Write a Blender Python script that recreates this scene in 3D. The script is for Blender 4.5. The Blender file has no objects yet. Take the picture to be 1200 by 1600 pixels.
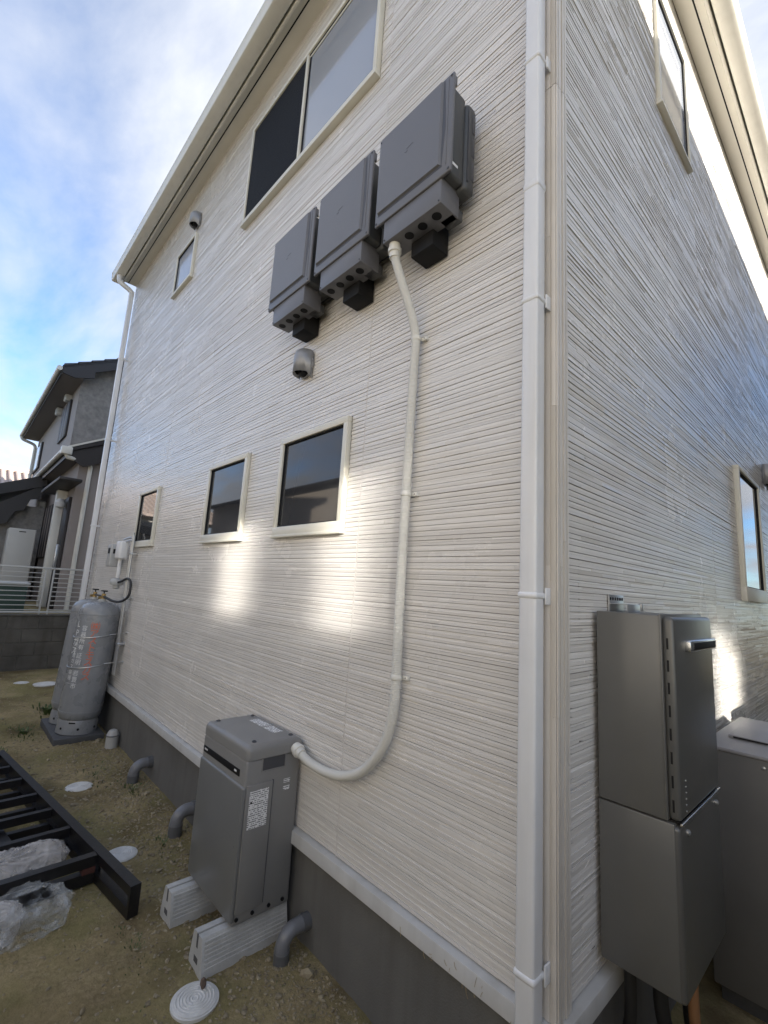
import bpy, bmesh, math, random
from mathutils import Vector, Matrix, noise
random.seed(7)
R = math.radians
scene = bpy.context.scene
col = scene.collection

# ------------------------------------------------------------------ camera
CAM = Vector((0.7044, -1.3988, 1.6))
ROWS = ((0.6824, 0.7286, 0.0592), (-0.0793, 0.1542, -0.9848), (-0.7267, 0.6674, 0.1630))   # right, down, forward
FPIX = 722.2
right, down, fwd = (Vector(r).normalized() for r in ROWS)
cam_d = bpy.data.cameras.new('camera')
cam_d.sensor_fit = 'HORIZONTAL'
cam_d.sensor_width = 36.0
cam_d.lens = 36.0 * FPIX / 1200.0
cam_d.clip_start = 0.02
cam_d.clip_end = 3000
cam = bpy.data.objects.new('camera', cam_d)
col.objects.link(cam)
m3 = Matrix((right, -down, -fwd)).transposed()
cam.matrix_world = Matrix.Translation(CAM) @ m3.to_4x4()
scene.camera = cam

# ------------------------------------------------------------------ sky, sun, exposure
SUN = Vector((0.85, 0.48, 0.175)).normalized()          # towards the sun
EL = math.asin(SUN.z)
AZ = math.atan2(SUN.x, SUN.y)
world = bpy.data.worlds.new('World')
scene.world = world
world.use_nodes = True
wn, wl = world.node_tree.nodes, world.node_tree.links
wn.clear()
sky = wn.new('ShaderNodeTexSky')
sky.sky_type = 'NISHITA'
sky.sun_disc = False
sky.sun_elevation = EL
sky.sun_rotation = AZ
sky.air_density = 0.75
sky.dust_density = 0.05
sky.ozone_density = 1.6
tc = wn.new('ShaderNodeTexCoord')
sep = wn.new('ShaderNodeSeparateXYZ')
wl.new(tc.outputs['Generated'], sep.inputs[0])
def wmath(op, a, b=None):
    n = wn.new('ShaderNodeMath'); n.operation = op
    for i, v in enumerate((a, b)):
        if v is None: continue
        if isinstance(v, (int, float)): n.inputs[i].default_value = v
        else: wl.new(v, n.inputs[i])
    return n.outputs[0]
zz = wmath('ADD', wmath('MAXIMUM', sep.outputs[2], 0.0), 0.22)
comb = wn.new('ShaderNodeCombineXYZ')
wl.new(wmath('DIVIDE', sep.outputs[0], zz), comb.inputs[0])
wl.new(wmath('DIVIDE', sep.outputs[1], zz), comb.inputs[1])
mp = wn.new('ShaderNodeMapping')
mp.inputs['Location'].default_value = (5.56, -13.97, 0)
mp.inputs['Rotation'].default_value = (0, 0, R(25))
mp.inputs['Scale'].default_value = (0.75, 1.25, 1)
wl.new(comb.outputs[0], mp.inputs[0])
n1 = wn.new('ShaderNodeTexNoise'); n1.inputs['Scale'].default_value = 1.35
n1.inputs['Detail'].default_value = 9; n1.inputs['Roughness'].default_value = 0.56
n1.inputs['Distortion'].default_value = 0.35
wl.new(mp.outputs[0], n1.inputs['Vector'])
ramp = wn.new('ShaderNodeValToRGB')
ramp.color_ramp.elements[0].position = 0.34; ramp.color_ramp.elements[0].color = (0, 0, 0, 1)
ramp.color_ramp.elements[1].position = 0.57; ramp.color_ramp.elements[1].color = (1, 1, 1, 1)
wl.new(n1.outputs[0], ramp.inputs[0])
n2 = wn.new('ShaderNodeTexNoise'); n2.inputs['Scale'].default_value = 3.2
n2.inputs['Detail'].default_value = 7
wl.new(mp.outputs[0], n2.inputs['Vector'])
ccol = wn.new('ShaderNodeMix'); ccol.data_type = 'RGBA'
ccol.inputs[6].default_value = (1.80, 1.95, 2.26, 1)
ccol.inputs[7].default_value = (2.78, 2.80, 2.88, 1)
wl.new(n2.outputs[0], ccol.inputs[0])
smix = wn.new('ShaderNodeMix'); smix.data_type = 'RGBA'
wl.new(wmath('MULTIPLY', ramp.outputs[0], 0.94), smix.inputs[0])
tint = wn.new('ShaderNodeMix'); tint.data_type = 'RGBA'; tint.blend_type = 'MULTIPLY'; tint.inputs[0].default_value = 1.0
wl.new(sky.outputs[0], tint.inputs[6]); tint.inputs[7].default_value = (0.64, 0.80, 0.98, 1)
wl.new(tint.outputs[2], smix.inputs[6])
wl.new(ccol.outputs[2], smix.inputs[7])
bg = wn.new('ShaderNodeBackground')
bg.inputs['Strength'].default_value = 0.12
wl.new(smix.outputs[2], bg.inputs['Color'])
wo = wn.new('ShaderNodeOutputWorld')
wl.new(bg.outputs[0], wo.inputs['Surface'])

sun_d = bpy.data.lights.new('sun', 'SUN')
sun_d.energy = 5.0
sun_d.angle = R(0.53)
sun_d.color = (1.0, 0.94, 0.84)
sun = bpy.data.objects.new('sun', sun_d)
col.objects.link(sun)
sun.location = (30, 26, 14)
sun.rotation_euler = (-SUN).to_track_quat('-Z', 'Y').to_euler()

scene.view_settings.view_transform = 'Standard'
scene.view_settings.look = 'None'
scene.view_settings.gamma = 1.0
scene.view_settings.use_curve_mapping = False
scene.view_settings.exposure = 1.86
cy = scene.cycles
cy.use_denoising = True
cy.max_bounces = 8
cy.diffuse_bounces = 4
cy.glossy_bounces = 4
cy.transmission_bounces = 4
cy.transparent_max_bounces = 8
cy.caustics_reflective = True
cy.sample_clamp_indirect = 0.0
cy.blur_glossy = 0.0
cy.use_guiding = True               # finds the sun glints thrown back by the panes of the house opposite
cy.use_surface_guiding = True
cy.use_volume_guiding = False
cy.guiding_training_samples = 0

# ------------------------------------------------------------------ materials
MATS = {}
def mat(name, color, rough=0.5, metal=0.0, var=0.0, vscale=3.0, bump=0.0, bscale=60.0, color2=None, spec=0.5, coat=0.0, attr=None, grime=0.0):
    m = bpy.data.materials.new(name); m.use_nodes = True
    nt = m.node_tree; ns, ls = nt.nodes, nt.links
    b = ns['Principled BSDF']
    b.inputs['Roughness'].default_value = rough
    b.inputs['Metallic'].default_value = metal
    b.inputs['Specular IOR Level'].default_value = spec
    b.inputs['Coat Weight'].default_value = coat
    b.inputs['Coat Roughness'].default_value = 0.15
    geo = ns.new('ShaderNodeNewGeometry')
    c4 = (*color, 1)
    out = None
    if attr:
        a = ns.new('ShaderNodeAttribute'); a.attribute_name = attr
        mx = ns.new('ShaderNodeMix'); mx.data_type = 'RGBA'
        mx.inputs[6].default_value = c4; mx.inputs[7].default_value = (*color2, 1)
        ls.new(a.outputs['Fac'], mx.inputs[0]); out = mx.outputs[2]
    if var > 0 or (color2 and not attr):
        t = ns.new('ShaderNodeTexNoise'); t.inputs['Scale'].default_value = vscale
        t.inputs['Detail'].default_value = 8; t.inputs['Roughness'].default_value = 0.6
        ls.new(geo.outputs['Position'], t.inputs['Vector'])
        rp = ns.new('ShaderNodeValToRGB')
        rp.color_ramp.elements[0].position = 0.32; rp.color_ramp.elements[1].position = 0.7
        if color2 and not attr:
            rp.color_ramp.elements[0].color = c4; rp.color_ramp.elements[1].color = (*color2, 1)
            ls.new(t.outputs[0], rp.inputs[0]); out = rp.outputs[0]
        else:
            rp.color_ramp.elements[0].color = (1 - var,) * 3 + (1,); rp.color_ramp.elements[1].color = (1 + var * 0.4,) * 3 + (1,)
            ls.new(t.outputs[0], rp.inputs[0])
            mx = ns.new('ShaderNodeMix'); mx.data_type = 'RGBA'; mx.blend_type = 'MULTIPLY'
            mx.inputs[0].default_value = 1.0
            if out: ls.new(out, mx.inputs[6])
            else: mx.inputs[6].default_value = c4
            ls.new(rp.outputs[0], mx.inputs[7]); out = mx.outputs[2]
        mr = ns.new('ShaderNodeMapRange')
        mr.inputs[3].default_value = max(0.02, rough - 0.08); mr.inputs[4].default_value = min(1, rough + 0.1)
        ls.new(t.outputs[0], mr.inputs[0]); ls.new(mr.outputs[0], b.inputs['Roughness'])
    if grime > 0:       # streaks of dirt with a shape of their own
        mpn = ns.new('ShaderNodeMapping'); mpn.inputs['Scale'].default_value = (14, 14, 0.9)
        ls.new(geo.outputs['Position'], mpn.inputs[0])
        g = ns.new('ShaderNodeTexNoise'); g.inputs['Scale'].default_value = 1.0; g.inputs['Detail'].default_value = 6
        ls.new(mpn.outputs[0], g.inputs['Vector'])
        gr = ns.new('ShaderNodeValToRGB'); gr.color_ramp.elements[0].position = 0.5; gr.color_ramp.elements[1].position = 0.8
        gr.color_ramp.elements[0].color = (0, 0, 0, 1); gr.color_ramp.elements[1].color = (grime,) * 3 + (1,)
        ls.new(g.outputs[0], gr.inputs[0])
        mx = ns.new('ShaderNodeMix'); mx.data_type = 'RGBA'
        ls.new(gr.outputs[0], mx.inputs[0])
        if out: ls.new(out, mx.inputs[6])
        else: mx.inputs[6].default_value = c4
        mx.inputs[7].default_value = (color[0] * 0.45, color[1] * 0.42, color[2] * 0.36, 1)
        out = mx.outputs[2]
    if out: ls.new(out, b.inputs['Base Color'])
    else: b.inputs['Base Color'].default_value = c4
    if bump > 0:
        t2 = ns.new('ShaderNodeTexNoise'); t2.inputs['Scale'].default_value = bscale; t2.inputs['Detail'].default_value = 5
        ls.new(geo.outputs['Position'], t2.inputs['Vector'])
        bp = ns.new('ShaderNodeBump'); bp.inputs['Strength'].default_value = bump; bp.inputs['Distance'].default_value = 0.01
        ls.new(t2.outputs[0], bp.inputs['Height']); ls.new(bp.outputs[0], b.inputs['Normal'])
    MATS[name] = m
    return m

M_siding = mat('siding_paint', (0.570, 0.538, 0.500), 0.25, var=0.08, vscale=1.3, bump=0.12, bscale=180, color2=(0.755, 0.728, 0.690), attr='tone', spec=0.5)
M_back = mat('shaded_siding_backing', (0.24, 0.222, 0.205), 0.7, var=0.15, vscale=2)  # backing kept dark so the shade of the grooves is in its colour
M_corner = mat('corner_trim_paint', (0.55, 0.51, 0.455), 0.4, var=0.10, vscale=2, bump=0.08, bscale=200, color2=(0.70, 0.66, 0.61), attr='tone')
M_caulk = mat('caulking', (0.56, 0.53, 0.50), 0.7)
M_flash = mat('drip_flashing_metal', (0.52, 0.515, 0.50), 0.4, var=0.10, vscale=6, grime=0.32)
M_found = mat('foundation_mortar', (0.135, 0.132, 0.125), 0.85, var=0.22, vscale=2.2, bump=0.25, bscale=140, grime=0.35)
M_pipe = mat('downpipe_vinyl', (0.70, 0.705, 0.715), 0.32, var=0.07, vscale=3, grime=0.22)
M_gutter = mat('gutter_vinyl', (0.66, 0.64, 0.575), 0.35, var=0.07, vscale=3, grime=0.12)
M_soffit = mat('soffit_board', (0.66, 0.635, 0.57), 0.6, var=0.06, vscale=3)
M_roof = mat('dark_roof', (0.05, 0.048, 0.052), 0.6, var=0.3, vscale=5)
M_frame = mat('window_frame_cream', (0.64, 0.615, 0.53), 0.38, var=0.05, vscale=4)
M_glass = mat('window_glass', (0.030, 0.031, 0.034), 0.03, spec=0.5)
M_glass2 = mat('frosted_sky_glass', (0.27, 0.29, 0.33), 0.07, spec=1.0)  # frosted, with the sky's reflection also lifted into its pale base colour
M_screen = mat('insect_screen', (0.012, 0.013, 0.016), 0.75, bump=0.3, bscale=900, spec=0.15)
M_black = mat('black_plastic', (0.008, 0.008, 0.009), 0.6, spec=0.25)
M_rubber = mat('black_rubber', (0.016, 0.016, 0.017), 0.55)
M_inv = mat('inverter_paint', (0.130, 0.130, 0.140), 0.38, var=0.06, vscale=4, bump=0.05, bscale=700)
M_inv_side = mat('inverter_case_paint', (0.055, 0.058, 0.060), 0.42, var=0.08, vscale=5, bump=0.05, bscale=700)
M_inv_dark = mat('inverter_groove', (0.055, 0.057, 0.066), 0.4)
M_batt = mat('battery_paint', (0.205, 0.202, 0.196), 0.38, var=0.07, vscale=3, bump=0.04, bscale=800)
M_batt2 = mat('battery_front_paint', (0.150, 0.152, 0.150), 0.3, var=0.06, vscale=3, bump=0.03, bscale=800)
M_conduit = mat('conduit_vinyl', (0.68, 0.665, 0.61), 0.42, var=0.06, vscale=5)
M_sticker = mat('white_sticker', (0.70, 0.70, 0.70), 0.4)
M_heater = mat('heater_paint', (0.150, 0.148, 0.140), 0.36, metal=0.3, var=0.06, vscale=3)
M_heater2 = mat('heater_front_paint', (0.115, 0.113, 0.106), 0.33, metal=0.3, var=0.08, vscale=3)
M_steel = mat('stainless_steel', (0.55, 0.55, 0.55), 0.25, metal=0.9)
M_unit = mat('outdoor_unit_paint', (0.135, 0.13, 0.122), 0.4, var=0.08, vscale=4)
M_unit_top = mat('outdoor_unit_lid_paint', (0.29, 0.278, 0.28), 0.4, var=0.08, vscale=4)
M_copper = mat('copper_insulation', (0.24, 0.12, 0.055), 0.6)
M_pvc = mat('grey_pvc', (0.17, 0.175, 0.19), 0.3, var=0.12, vscale=14, grime=0.2)
M_pvc2 = mat('grey_pvc_socket', (0.11, 0.113, 0.12), 0.4, var=0.12, vscale=14)
M_lid = mat('lid_resin', (0.58, 0.58, 0.57), 0.5, var=0.15, vscale=18, grime=0.3)
M_concrete = mat('light_concrete', (0.44, 0.44, 0.43), 0.85, var=0.18, vscale=14, bump=0.35, bscale=110)
M_slab = mat('dark_slab', (0.075, 0.076, 0.08), 0.8, var=0.2, vscale=9, bump=0.3, bscale=120)
M_cyl = mat('cylinder_paint', (0.25, 0.258, 0.27), 0.27, var=0.14, vscale=6, grime=0.25)
M_brass = mat('brass', (0.42, 0.29, 0.12), 0.35, metal=0.9, var=0.2, vscale=40)
M_orange = mat('orange_print', (0.62, 0.13, 0.05), 0.6)
M_white = mat('white_print', (0.70, 0.70, 0.70), 0.6)
M_galv = mat('galvanised_pipe', (0.48, 0.49, 0.50), 0.3, metal=0.7, var=0.15, vscale=20)
M_meter = mat('meter_grey', (0.42, 0.42, 0.41), 0.45, var=0.08, vscale=10)
M_steelblk = mat('black_painted_steel', (0.0085, 0.008, 0.0095), 0.38, var=0.3, vscale=9, bump=0.1, bscale=90)
M_rust = mat('rusty_weld', (0.07, 0.022, 0.016), 0.8, var=0.3, vscale=60)
M_stone = mat('brown_stone', (0.12, 0.085, 0.065), 0.8, var=0.25, vscale=40)
M_block = mat('concrete_block', (0.125, 0.118, 0.105), 0.9, var=0.4, vscale=3.5, bump=0.4, bscale=80, grime=0.6)
M_mortar = mat('block_mortar', (0.17, 0.165, 0.15), 0.9, var=0.2, vscale=8)
M_fence = mat('fence_white', (0.50, 0.50, 0.485), 0.4)
M_nwall = mat('neighbour_render', (0.29, 0.255, 0.235), 0.7, var=0.1, vscale=2, bump=0.3, bscale=60)
M_ntile = mat('neighbour_stone_siding', (0.24, 0.225, 0.205), 0.7, var=0.35, vscale=7, bump=0.6, bscale=30)
M_ndark = mat('dark_brown_metal', (0.026, 0.022, 0.021), 0.5, var=0.2, vscale=3)
M_nsoff = mat('neighbour_soffit', (0.17, 0.155, 0.145), 0.7)
M_cream = mat('cream_wall', (0.62, 0.585, 0.535), 0.75, var=0.06, vscale=1)
M_beige = mat('beige_wall', (0.52, 0.45, 0.38), 0.75, var=0.06, vscale=1)
M_rtile = mat('pale_roof_tile', (0.44, 0.36, 0.32), 0.6, var=0.25, vscale=9)
M_tank = mat('tank_enamel', (0.50, 0.49, 0.455), 0.4, var=0.05, vscale=2)
M_green = mat('green_plastic', (0.035, 0.065, 0.05), 0.55, var=0.2, vscale=6)
M_grey_house = mat('grey_house_render', (0.15, 0.15, 0.152), 0.8, var=0.08, vscale=1)
M_pot = mat('pale_grey_plastic', (0.45, 0.46, 0.45), 0.5)
M_weed = mat('weed_leaf', (0.045, 0.075, 0.022), 0.6, color2=(0.08, 0.115, 0.035), vscale=12)
M_pebble = mat('pebble', (0.13, 0.10, 0.062), 0.85, color2=(0.35, 0.30, 0.20), vscale=23)
M_mirror = mat('coated_window_glass', (0.60, 0.61, 0.62), 0.050, metal=1.0)

# sticker with rows of fine print (flat print)
def print_mat(name, axis_u, axis_v, row, paper=(0.70, 0.70, 0.70)):
    m = bpy.data.materials.new(name); m.use_nodes = True
    ns, ls = m.node_tree.nodes, m.node_tree.links
    b = ns['Principled BSDF']; b.inputs['Roughness'].default_value = 0.45
    geo = ns.new('ShaderNodeNewGeometry'); sp = ns.new('ShaderNodeSeparateXYZ'); ls.new(geo.outputs['Position'], sp.inputs[0])
    def mth(op, a, b_=None):
        n = ns.new('ShaderNodeMath'); n.operation = op
        for i, v in enumerate((a, b_)):
            if v is None: continue
            if isinstance(v, (int, float)): n.inputs[i].default_value = v
            else: ls.new(v, n.inputs[i])
        return n.outputs[0]
    v = mth('DIVIDE', sp.outputs[axis_v], row)
    fr = mth('FRACT', v)
    line = mth('MULTIPLY', mth('GREATER_THAN', fr, 0.35), mth('LESS_THAN', fr, 0.8))
    cb = ns.new('ShaderNodeCombineXYZ')
    ls.new(mth('MULTIPLY', sp.outputs[axis_u], 130), cb.inputs[0]); ls.new(mth('MULTIPLY', mth('FLOOR', v), 7.3), cb.inputs[1])
    wnz = ns.new('ShaderNodeTexNoise'); wnz.inputs['Scale'].default_value = 1.0; wnz.inputs['Detail'].default_value = 1
    ls.new(cb.outputs[0], wnz.inputs['Vector'])
    ink = mth('MULTIPLY', line, mth('GREATER_THAN', wnz.outputs[0], 0.46))
    mx = ns.new('ShaderNodeMix'); mx.data_type = 'RGBA'
    mx.inputs[6].default_value = (*paper, 1); mx.inputs[7].default_value = (0.12, 0.12, 0.13, 1)
    ls.new(ink, mx.inputs[0]); ls.new(mx.outputs[2], b.inputs['Base Color'])
    return m
M_print_side = print_mat('sticker_print_side', 1, 2, 0.0085)
M_print_top = print_mat('sticker_print_top', 0, 1, 0.012)

# corrugated conduit: fine rings along the run
def conduit_mat():
    m = M_conduit.copy(); m.name = 'corrugated_conduit_vinyl'
    ns, ls = m.node_tree.nodes, m.node_tree.links
    b = ns['Principled BSDF']
    uv = ns.new('ShaderNodeAttribute'); uv.attribute_name = 'run'
    s = ns.new('ShaderNodeMath'); s.operation = 'MULTIPLY'; s.inputs[1].default_value = 2 * math.pi / 0.0065
    ls.new(uv.outputs['Fac'], s.inputs[0])
    sn = ns.new('ShaderNodeMath'); sn.operation = 'SINE'; ls.new(s.outputs[0], sn.inputs[0])
    bp = ns.new('ShaderNodeBump'); bp.inputs['Strength'].default_value = 0.55; bp.inputs['Distance'].default_value = 0.0018
    ls.new(sn.outputs[0], bp.inputs['Height']); ls.new(bp.outputs[0], b.inputs['Normal'])
    return m
M_corrug = conduit_mat()

def ground_mat():
    m = bpy.data.materials.new('yard_dirt'); m.use_nodes = True
    ns, ls = m.node_tree.nodes, m.node_tree.links
    b = ns['Principled BSDF']; b.inputs['Roughness'].default_value = 0.95; b.inputs['Specular IOR Level'].default_value = 0.15
    geo = ns.new('ShaderNodeNewGeometry')
    def nz(scale, det=8, rough=0.62):
        t = ns.new('ShaderNodeTexNoise'); t.inputs['Scale'].default_value = scale; t.inputs['Detail'].default_value = det; t.inputs['Roughness'].default_value = rough
        ls.new(geo.outputs['Position'], t.inputs['Vector']); return t.outputs[0]
    def rampn(src, p0, p1, c0, c1):
        r = ns.new('ShaderNodeValToRGB'); r.color_ramp.elements[0].position = p0; r.color_ramp.elements[1].position = p1
        r.color_ramp.elements[0].color = c0; r.color_ramp.elements[1].color = c1; ls.new(src, r.inputs[0]); return r.outputs[0]
    def mix(f, a, c):
        x = ns.new('ShaderNodeMix'); x.data_type = 'RGBA'; ls.new(f, x.inputs[0])
        for i, v in ((6, a), (7, c)):
            if isinstance(v, tuple): x.inputs[i].default_value = v
            else: ls.new(v, x.inputs[i])
        return x.outputs[2]
    dirt = rampn(nz(2.3), 0.3, 0.72, (0.215, 0.168, 0.082, 1), (0.430, 0.350, 0.190, 1))
    fine = rampn(nz(46, 6, 0.7), 0.35, 0.68, (0.13, 0.098, 0.056, 1), (0.42, 0.345, 0.215, 1))
    c = mix(rampn(nz(9), 0.4, 0.6, (0.25,) * 3 + (1,), (0.6,) * 3 + (1,)), dirt, fine)
    moss = rampn(nz(1.6, 9, 0.66), 0.42, 0.60, (0, 0, 0, 1), (0.62, 0.62, 0.62, 1))
    c = mix(moss, c, (0.158, 0.150, 0.055, 1))
    wet = rampn(nz(1.3, 7), 0.48, 0.62, (0, 0, 0, 1), (0.7, 0.7, 0.7, 1))
    c = mix(wet, c, (0.105, 0.074, 0.040, 1))
    ls.new(c, b.inputs['Base Color'])
    bp = ns.new('ShaderNodeBump'); bp.inputs['Strength'].default_value = 0.7; bp.inputs['Distance'].default_value = 0.02
    ls.new(nz(70, 6, 0.75), bp.inputs['Height']); ls.new(bp.outputs[0], b.inputs['Normal'])
    return m
M_ground = ground_mat()

def plastic_mat(name, alpha, c):
    m = bpy.data.materials.new(name); m.use_nodes = True
    ns, ls = m.node_tree.nodes, m.node_tree.links
    b = ns['Principled BSDF']; b.inputs['Base Color'].default_value = (*c, 1); b.inputs['Roughness'].default_value = 0.2
    b.inputs['Subsurface Weight'].default_value = 0.0
    geo = ns.new('ShaderNodeNewGeometry')
    t = ns.new('ShaderNodeTexNoise'); t.inputs['Scale'].default_value = 9; t.inputs['Detail'].default_value = 6
    ls.new(geo.outputs['Position'], t.inputs['Vector'])
    mr = ns.new('ShaderNodeMapRange'); mr.inputs[1].default_value = 0.35; mr.inputs[2].default_value = 0.65
    mr.inputs[3].default_value = max(0, alpha - 0.22); mr.inputs[4].default_value = min(1, alpha + 0.22)
    ls.new(t.outputs[0], mr.inputs[0]); ls.new(mr.outputs[0], b.inputs['Alpha'])
    t2 = ns.new('ShaderNodeTexNoise'); t2.inputs['Scale'].default_value = 22; t2.inputs['Detail'].default_value = 5; t2.inputs['Distortion'].default_value = 1.2
    ls.new(geo.outputs['Position'], t2.inputs['Vector'])
    bp = ns.new('ShaderNodeBump'); bp.inputs['Strength'].default_value = 0.25; bp.inputs['Distance'].default_value = 0.02
    ls.new(t2.outputs[0], bp.inputs['Height']); ls.new(bp.outputs[0], b.inputs['Normal'])
    return m
M_bag_clear = plastic_mat('clear_plastic_film', 0.17, (0.55, 0.58, 0.60))
M_bag_white = plastic_mat('milky_plastic_film', 0.48, (0.60, 0.59, 0.59))

# ------------------------------------------------------------------ mesh helpers
class MB:
    def __init__(s): s.v, s.f, s.t, s.run = [], [], [], []
    def quad_box(s, x0, x1, y0, y1, z0, z1, tone=None):
        b = len(s.v)
        s.v += [(x0, y0, z0), (x1, y0, z0), (x1, y1, z0), (x0, y1, z0), (x0, y0, z1), (x1, y0, z1), (x1, y1, z1), (x0, y1, z1)]
        fs = [(0, 3, 2, 1), (4, 5, 6, 7), (0, 1, 5, 4), (1, 2, 6, 5), (2, 3, 7, 6), (3, 0, 4, 7)]
        s.f += [tuple(b + i for i in f) for f in fs]
        if tone is not None: s.t += [tone] * 6
        return s
    def rbox(s, x0, x1, y0, y1, z0, z1, r=0.004, seg=2):
        bm = bmesh.new()
        bmesh.ops.create_cube(bm, size=1.0)
        for v in bm.verts:
            v.co = Vector(((x0 + x1) / 2 + v.co.x * (x1 - x0), (y0 + y1) / 2 + v.co.y * (y1 - y0), (z0 + z1) / 2 + v.co.z * (z1 - z0)))
        r = min(r, 0.45 * min(x1 - x0, y1 - y0, z1 - z0))
        bmesh.ops.bevel(bm, geom=list(bm.edges), offset=r, segments=seg, profile=0.5, affect='EDGES')
        return s.bm(bm)
    def bm(s, bm, free=True):
        b = len(s.v); bm.verts.index_update()
        s.v += [tuple(v.co) for v in bm.verts]
        s.f += [tuple(b + v.index for v in f.verts) for f in bm.faces]
        if free: bm.free()
        return s
    def prism(s, pts, axis, a0, a1):
        """pts: closed 2-D outline in the two other axes, extruded along axis from a0 to a1"""
        b = len(s.v); n = len(pts)
        for a in (a0, a1):
            for p, q in pts:
                s.v.append({'x': (a, p, q), 'y': (p, a, q), 'z': (p, q, a)}[axis])
        for i in range(n):
            j = (i + 1) % n
            s.f.append((b + i, b + j, b + n + j, b + n + i))
        s.f.append(tuple(b + i for i in range(n - 1, -1, -1))); s.f.append(tuple(b + n + i for i in range(n)))
        return s
    def tube(s, path, r, n=12, caps=True, closed=False):
        P = [Vector(p) for p in path]; b = len(s.v)
        rr = r if isinstance(r, (list, tuple)) else [r] * len(P)
        up = None; run = 0
        for i, p in enumerate(P):
            if i: run += (p - P[i - 1]).length
            t = (P[min(i + 1, len(P) - 1)] - P[max(i - 1, 0)]).normalized()
            if up is None:
                up = t.cross(Vector((0.31, 0.77, 0.55))).normalized()
            up = (up - t * up.dot(t)).normalized(); sd = t.cross(up)
            for k in range(n):
                a = 2 * math.pi * k / n
                s.v.append(tuple(p + (up * math.cos(a) + sd * math.sin(a)) * rr[i])); s.run.append(run)
        for i in range(len(P) - 1):
            for k in range(n):
                k2 = (k + 1) % n
                s.f.append((b + i * n + k, b + i * n + k2, b + (i + 1) * n + k2, b + (i + 1) * n + k))
        if caps:
            s.f.append(tuple(b + k for k in range(n - 1, -1, -1))); s.f.append(tuple(b + (len(P) - 1) * n + k for k in range(n)))
        return s
    def bar(s, p, q, w, h):
        """rectangular bar from p to q; w horizontal, h vertical-ish"""
        p, q = Vector(p), Vector(q); t = (q - p).normalized()
        side = t.cross(Vector((0, 0, 1)))
        if side.length < 1e-4: side = Vector((1, 0, 0))
        side.normalize(); up = side.cross(t)
        b = len(s.v)
        for e in (p, q):
            for a, c in ((-1, -1), (1, -1), (1, 1), (-1, 1)):
                s.v.append(tuple(e + side * (a * w / 2) + up * (c * h / 2)))
        for f in ((0, 1, 5, 4), (1, 2, 6, 5), (2, 3, 7, 6), (3, 0, 4, 7), (3, 2, 1, 0), (4, 5, 6, 7)):
            s.f.append(tuple(b + i for i in f))
        return s
    def lathe(s, prof, c, n=32, axis='z'):
        b = len(s.v)
        for r, h in prof:
            for k in range(n):
                a = 2 * math.pi * k / n; u, w = r * math.cos(a), r * math.sin(a)
                s.v.append({'z': (c[0] + u, c[1] + w, c[2] + h), 'y': (c[0] + u, c[1] + h, c[2] + w), 'x': (c[0] + h, c[1] + u, c[2] + w)}[axis])
        for i in range(len(prof) - 1):
            for k in range(n):
                k2 = (k + 1) % n
                s.f.append((b + i * n + k, b + i * n + k2, b + (i + 1) * n + k2, b + (i + 1) * n + k))
        s.f.append(tuple(b + k for k in range(n))); s.f.append(tuple(b + (len(prof) - 1) * n + k for k in range(n)))
        return s
    def build(s, name, material, parent=None, smooth=35):
        me = bpy.data.meshes.new(name)
        o0 = origin(parent)
        me.from_pydata([(x - o0[0], y - o0[1], z - o0[2]) for x, y, z in s.v], [], s.f)
        if s.t and len(s.t) == len(s.f):
            a = me.attributes.new('tone', 'FLOAT', 'FACE'); a.data.foreach_set('value', s.t)
        if s.run and len(s.run) == len(s.v):
            a = me.attributes.new('run', 'FLOAT', 'POINT'); a.data.foreach_set('value', s.run)
        bm = bmesh.new(); bm.from_mesh(me); bmesh.ops.recalc_face_normals(bm, faces=bm.faces); bm.to_mesh(me); bm.free()
        me.materials.append(material)
        if smooth:
            me.shade_smooth(); me.set_sharp_from_angle(angle=R(smooth))
        me.update()
        o = bpy.data.objects.new(name, me); col.objects.link(o)
        o.parent = parent
        return o
def origin(p):
    v = Vector((0, 0, 0))
    while p is not None:
        v = v + p.location; p = p.parent
    return v
def thing(name, label, cat, loc=(0, 0, 0), group=None):
    o = bpy.data.objects.new(name, None); col.objects.link(o); o.location = loc
    o.empty_display_size = 0.1
    return tag(o, label, cat, group)
def tag(o, label=None, cat=None, group=None, kind=None):
    if label: o['label'] = label
    if cat: o['category'] = cat
    if group: o['group'] = group
    if kind: o['kind'] = kind
    return o
def box(name, m, parent, x0, x1, y0, y1, z0, z1, r=0.0, seg=2):
    b = MB()
    if r > 0: b.rbox(x0, x1, y0, y1, z0, z1, r, seg)
    else: b.quad_box(x0, x1, y0, y1, z0, z1)
    return b.build(name, m, parent)
def ring(cx, cy, r, n=20):
    return [(cx + r * math.cos(2 * math.pi * k / n), cy + r * math.sin(2 * math.pi * k / n)) for k in range(n)]
def smooth_path(pts, sub=8):
    P = [Vector(p) for p in pts]; out = []
    for i in range(len(P) - 1):
        p0, p1, p2, p3 = P[max(i - 1, 0)], P[i], P[i + 1], P[min(i + 2, len(P) - 1)]
        for k in range(sub):
            t = k / sub
            out.append(0.5 * ((2 * p1) + (p2 - p0) * t + (2 * p0 - 5 * p1 + 4 * p2 - p3) * t * t + (3 * p1 - p0 - 3 * p2 + p3) * t ** 3))
    out.append(P[-1]); return out
def copy_tree(o, offset, parent=None):
    c = o.copy(); col.objects.link(c); c.parent = parent
    if parent is None: c.location = o.location + Vector(offset)
    for ch in list(o.children): copy_tree(ch, offset, c)
    return c

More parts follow.
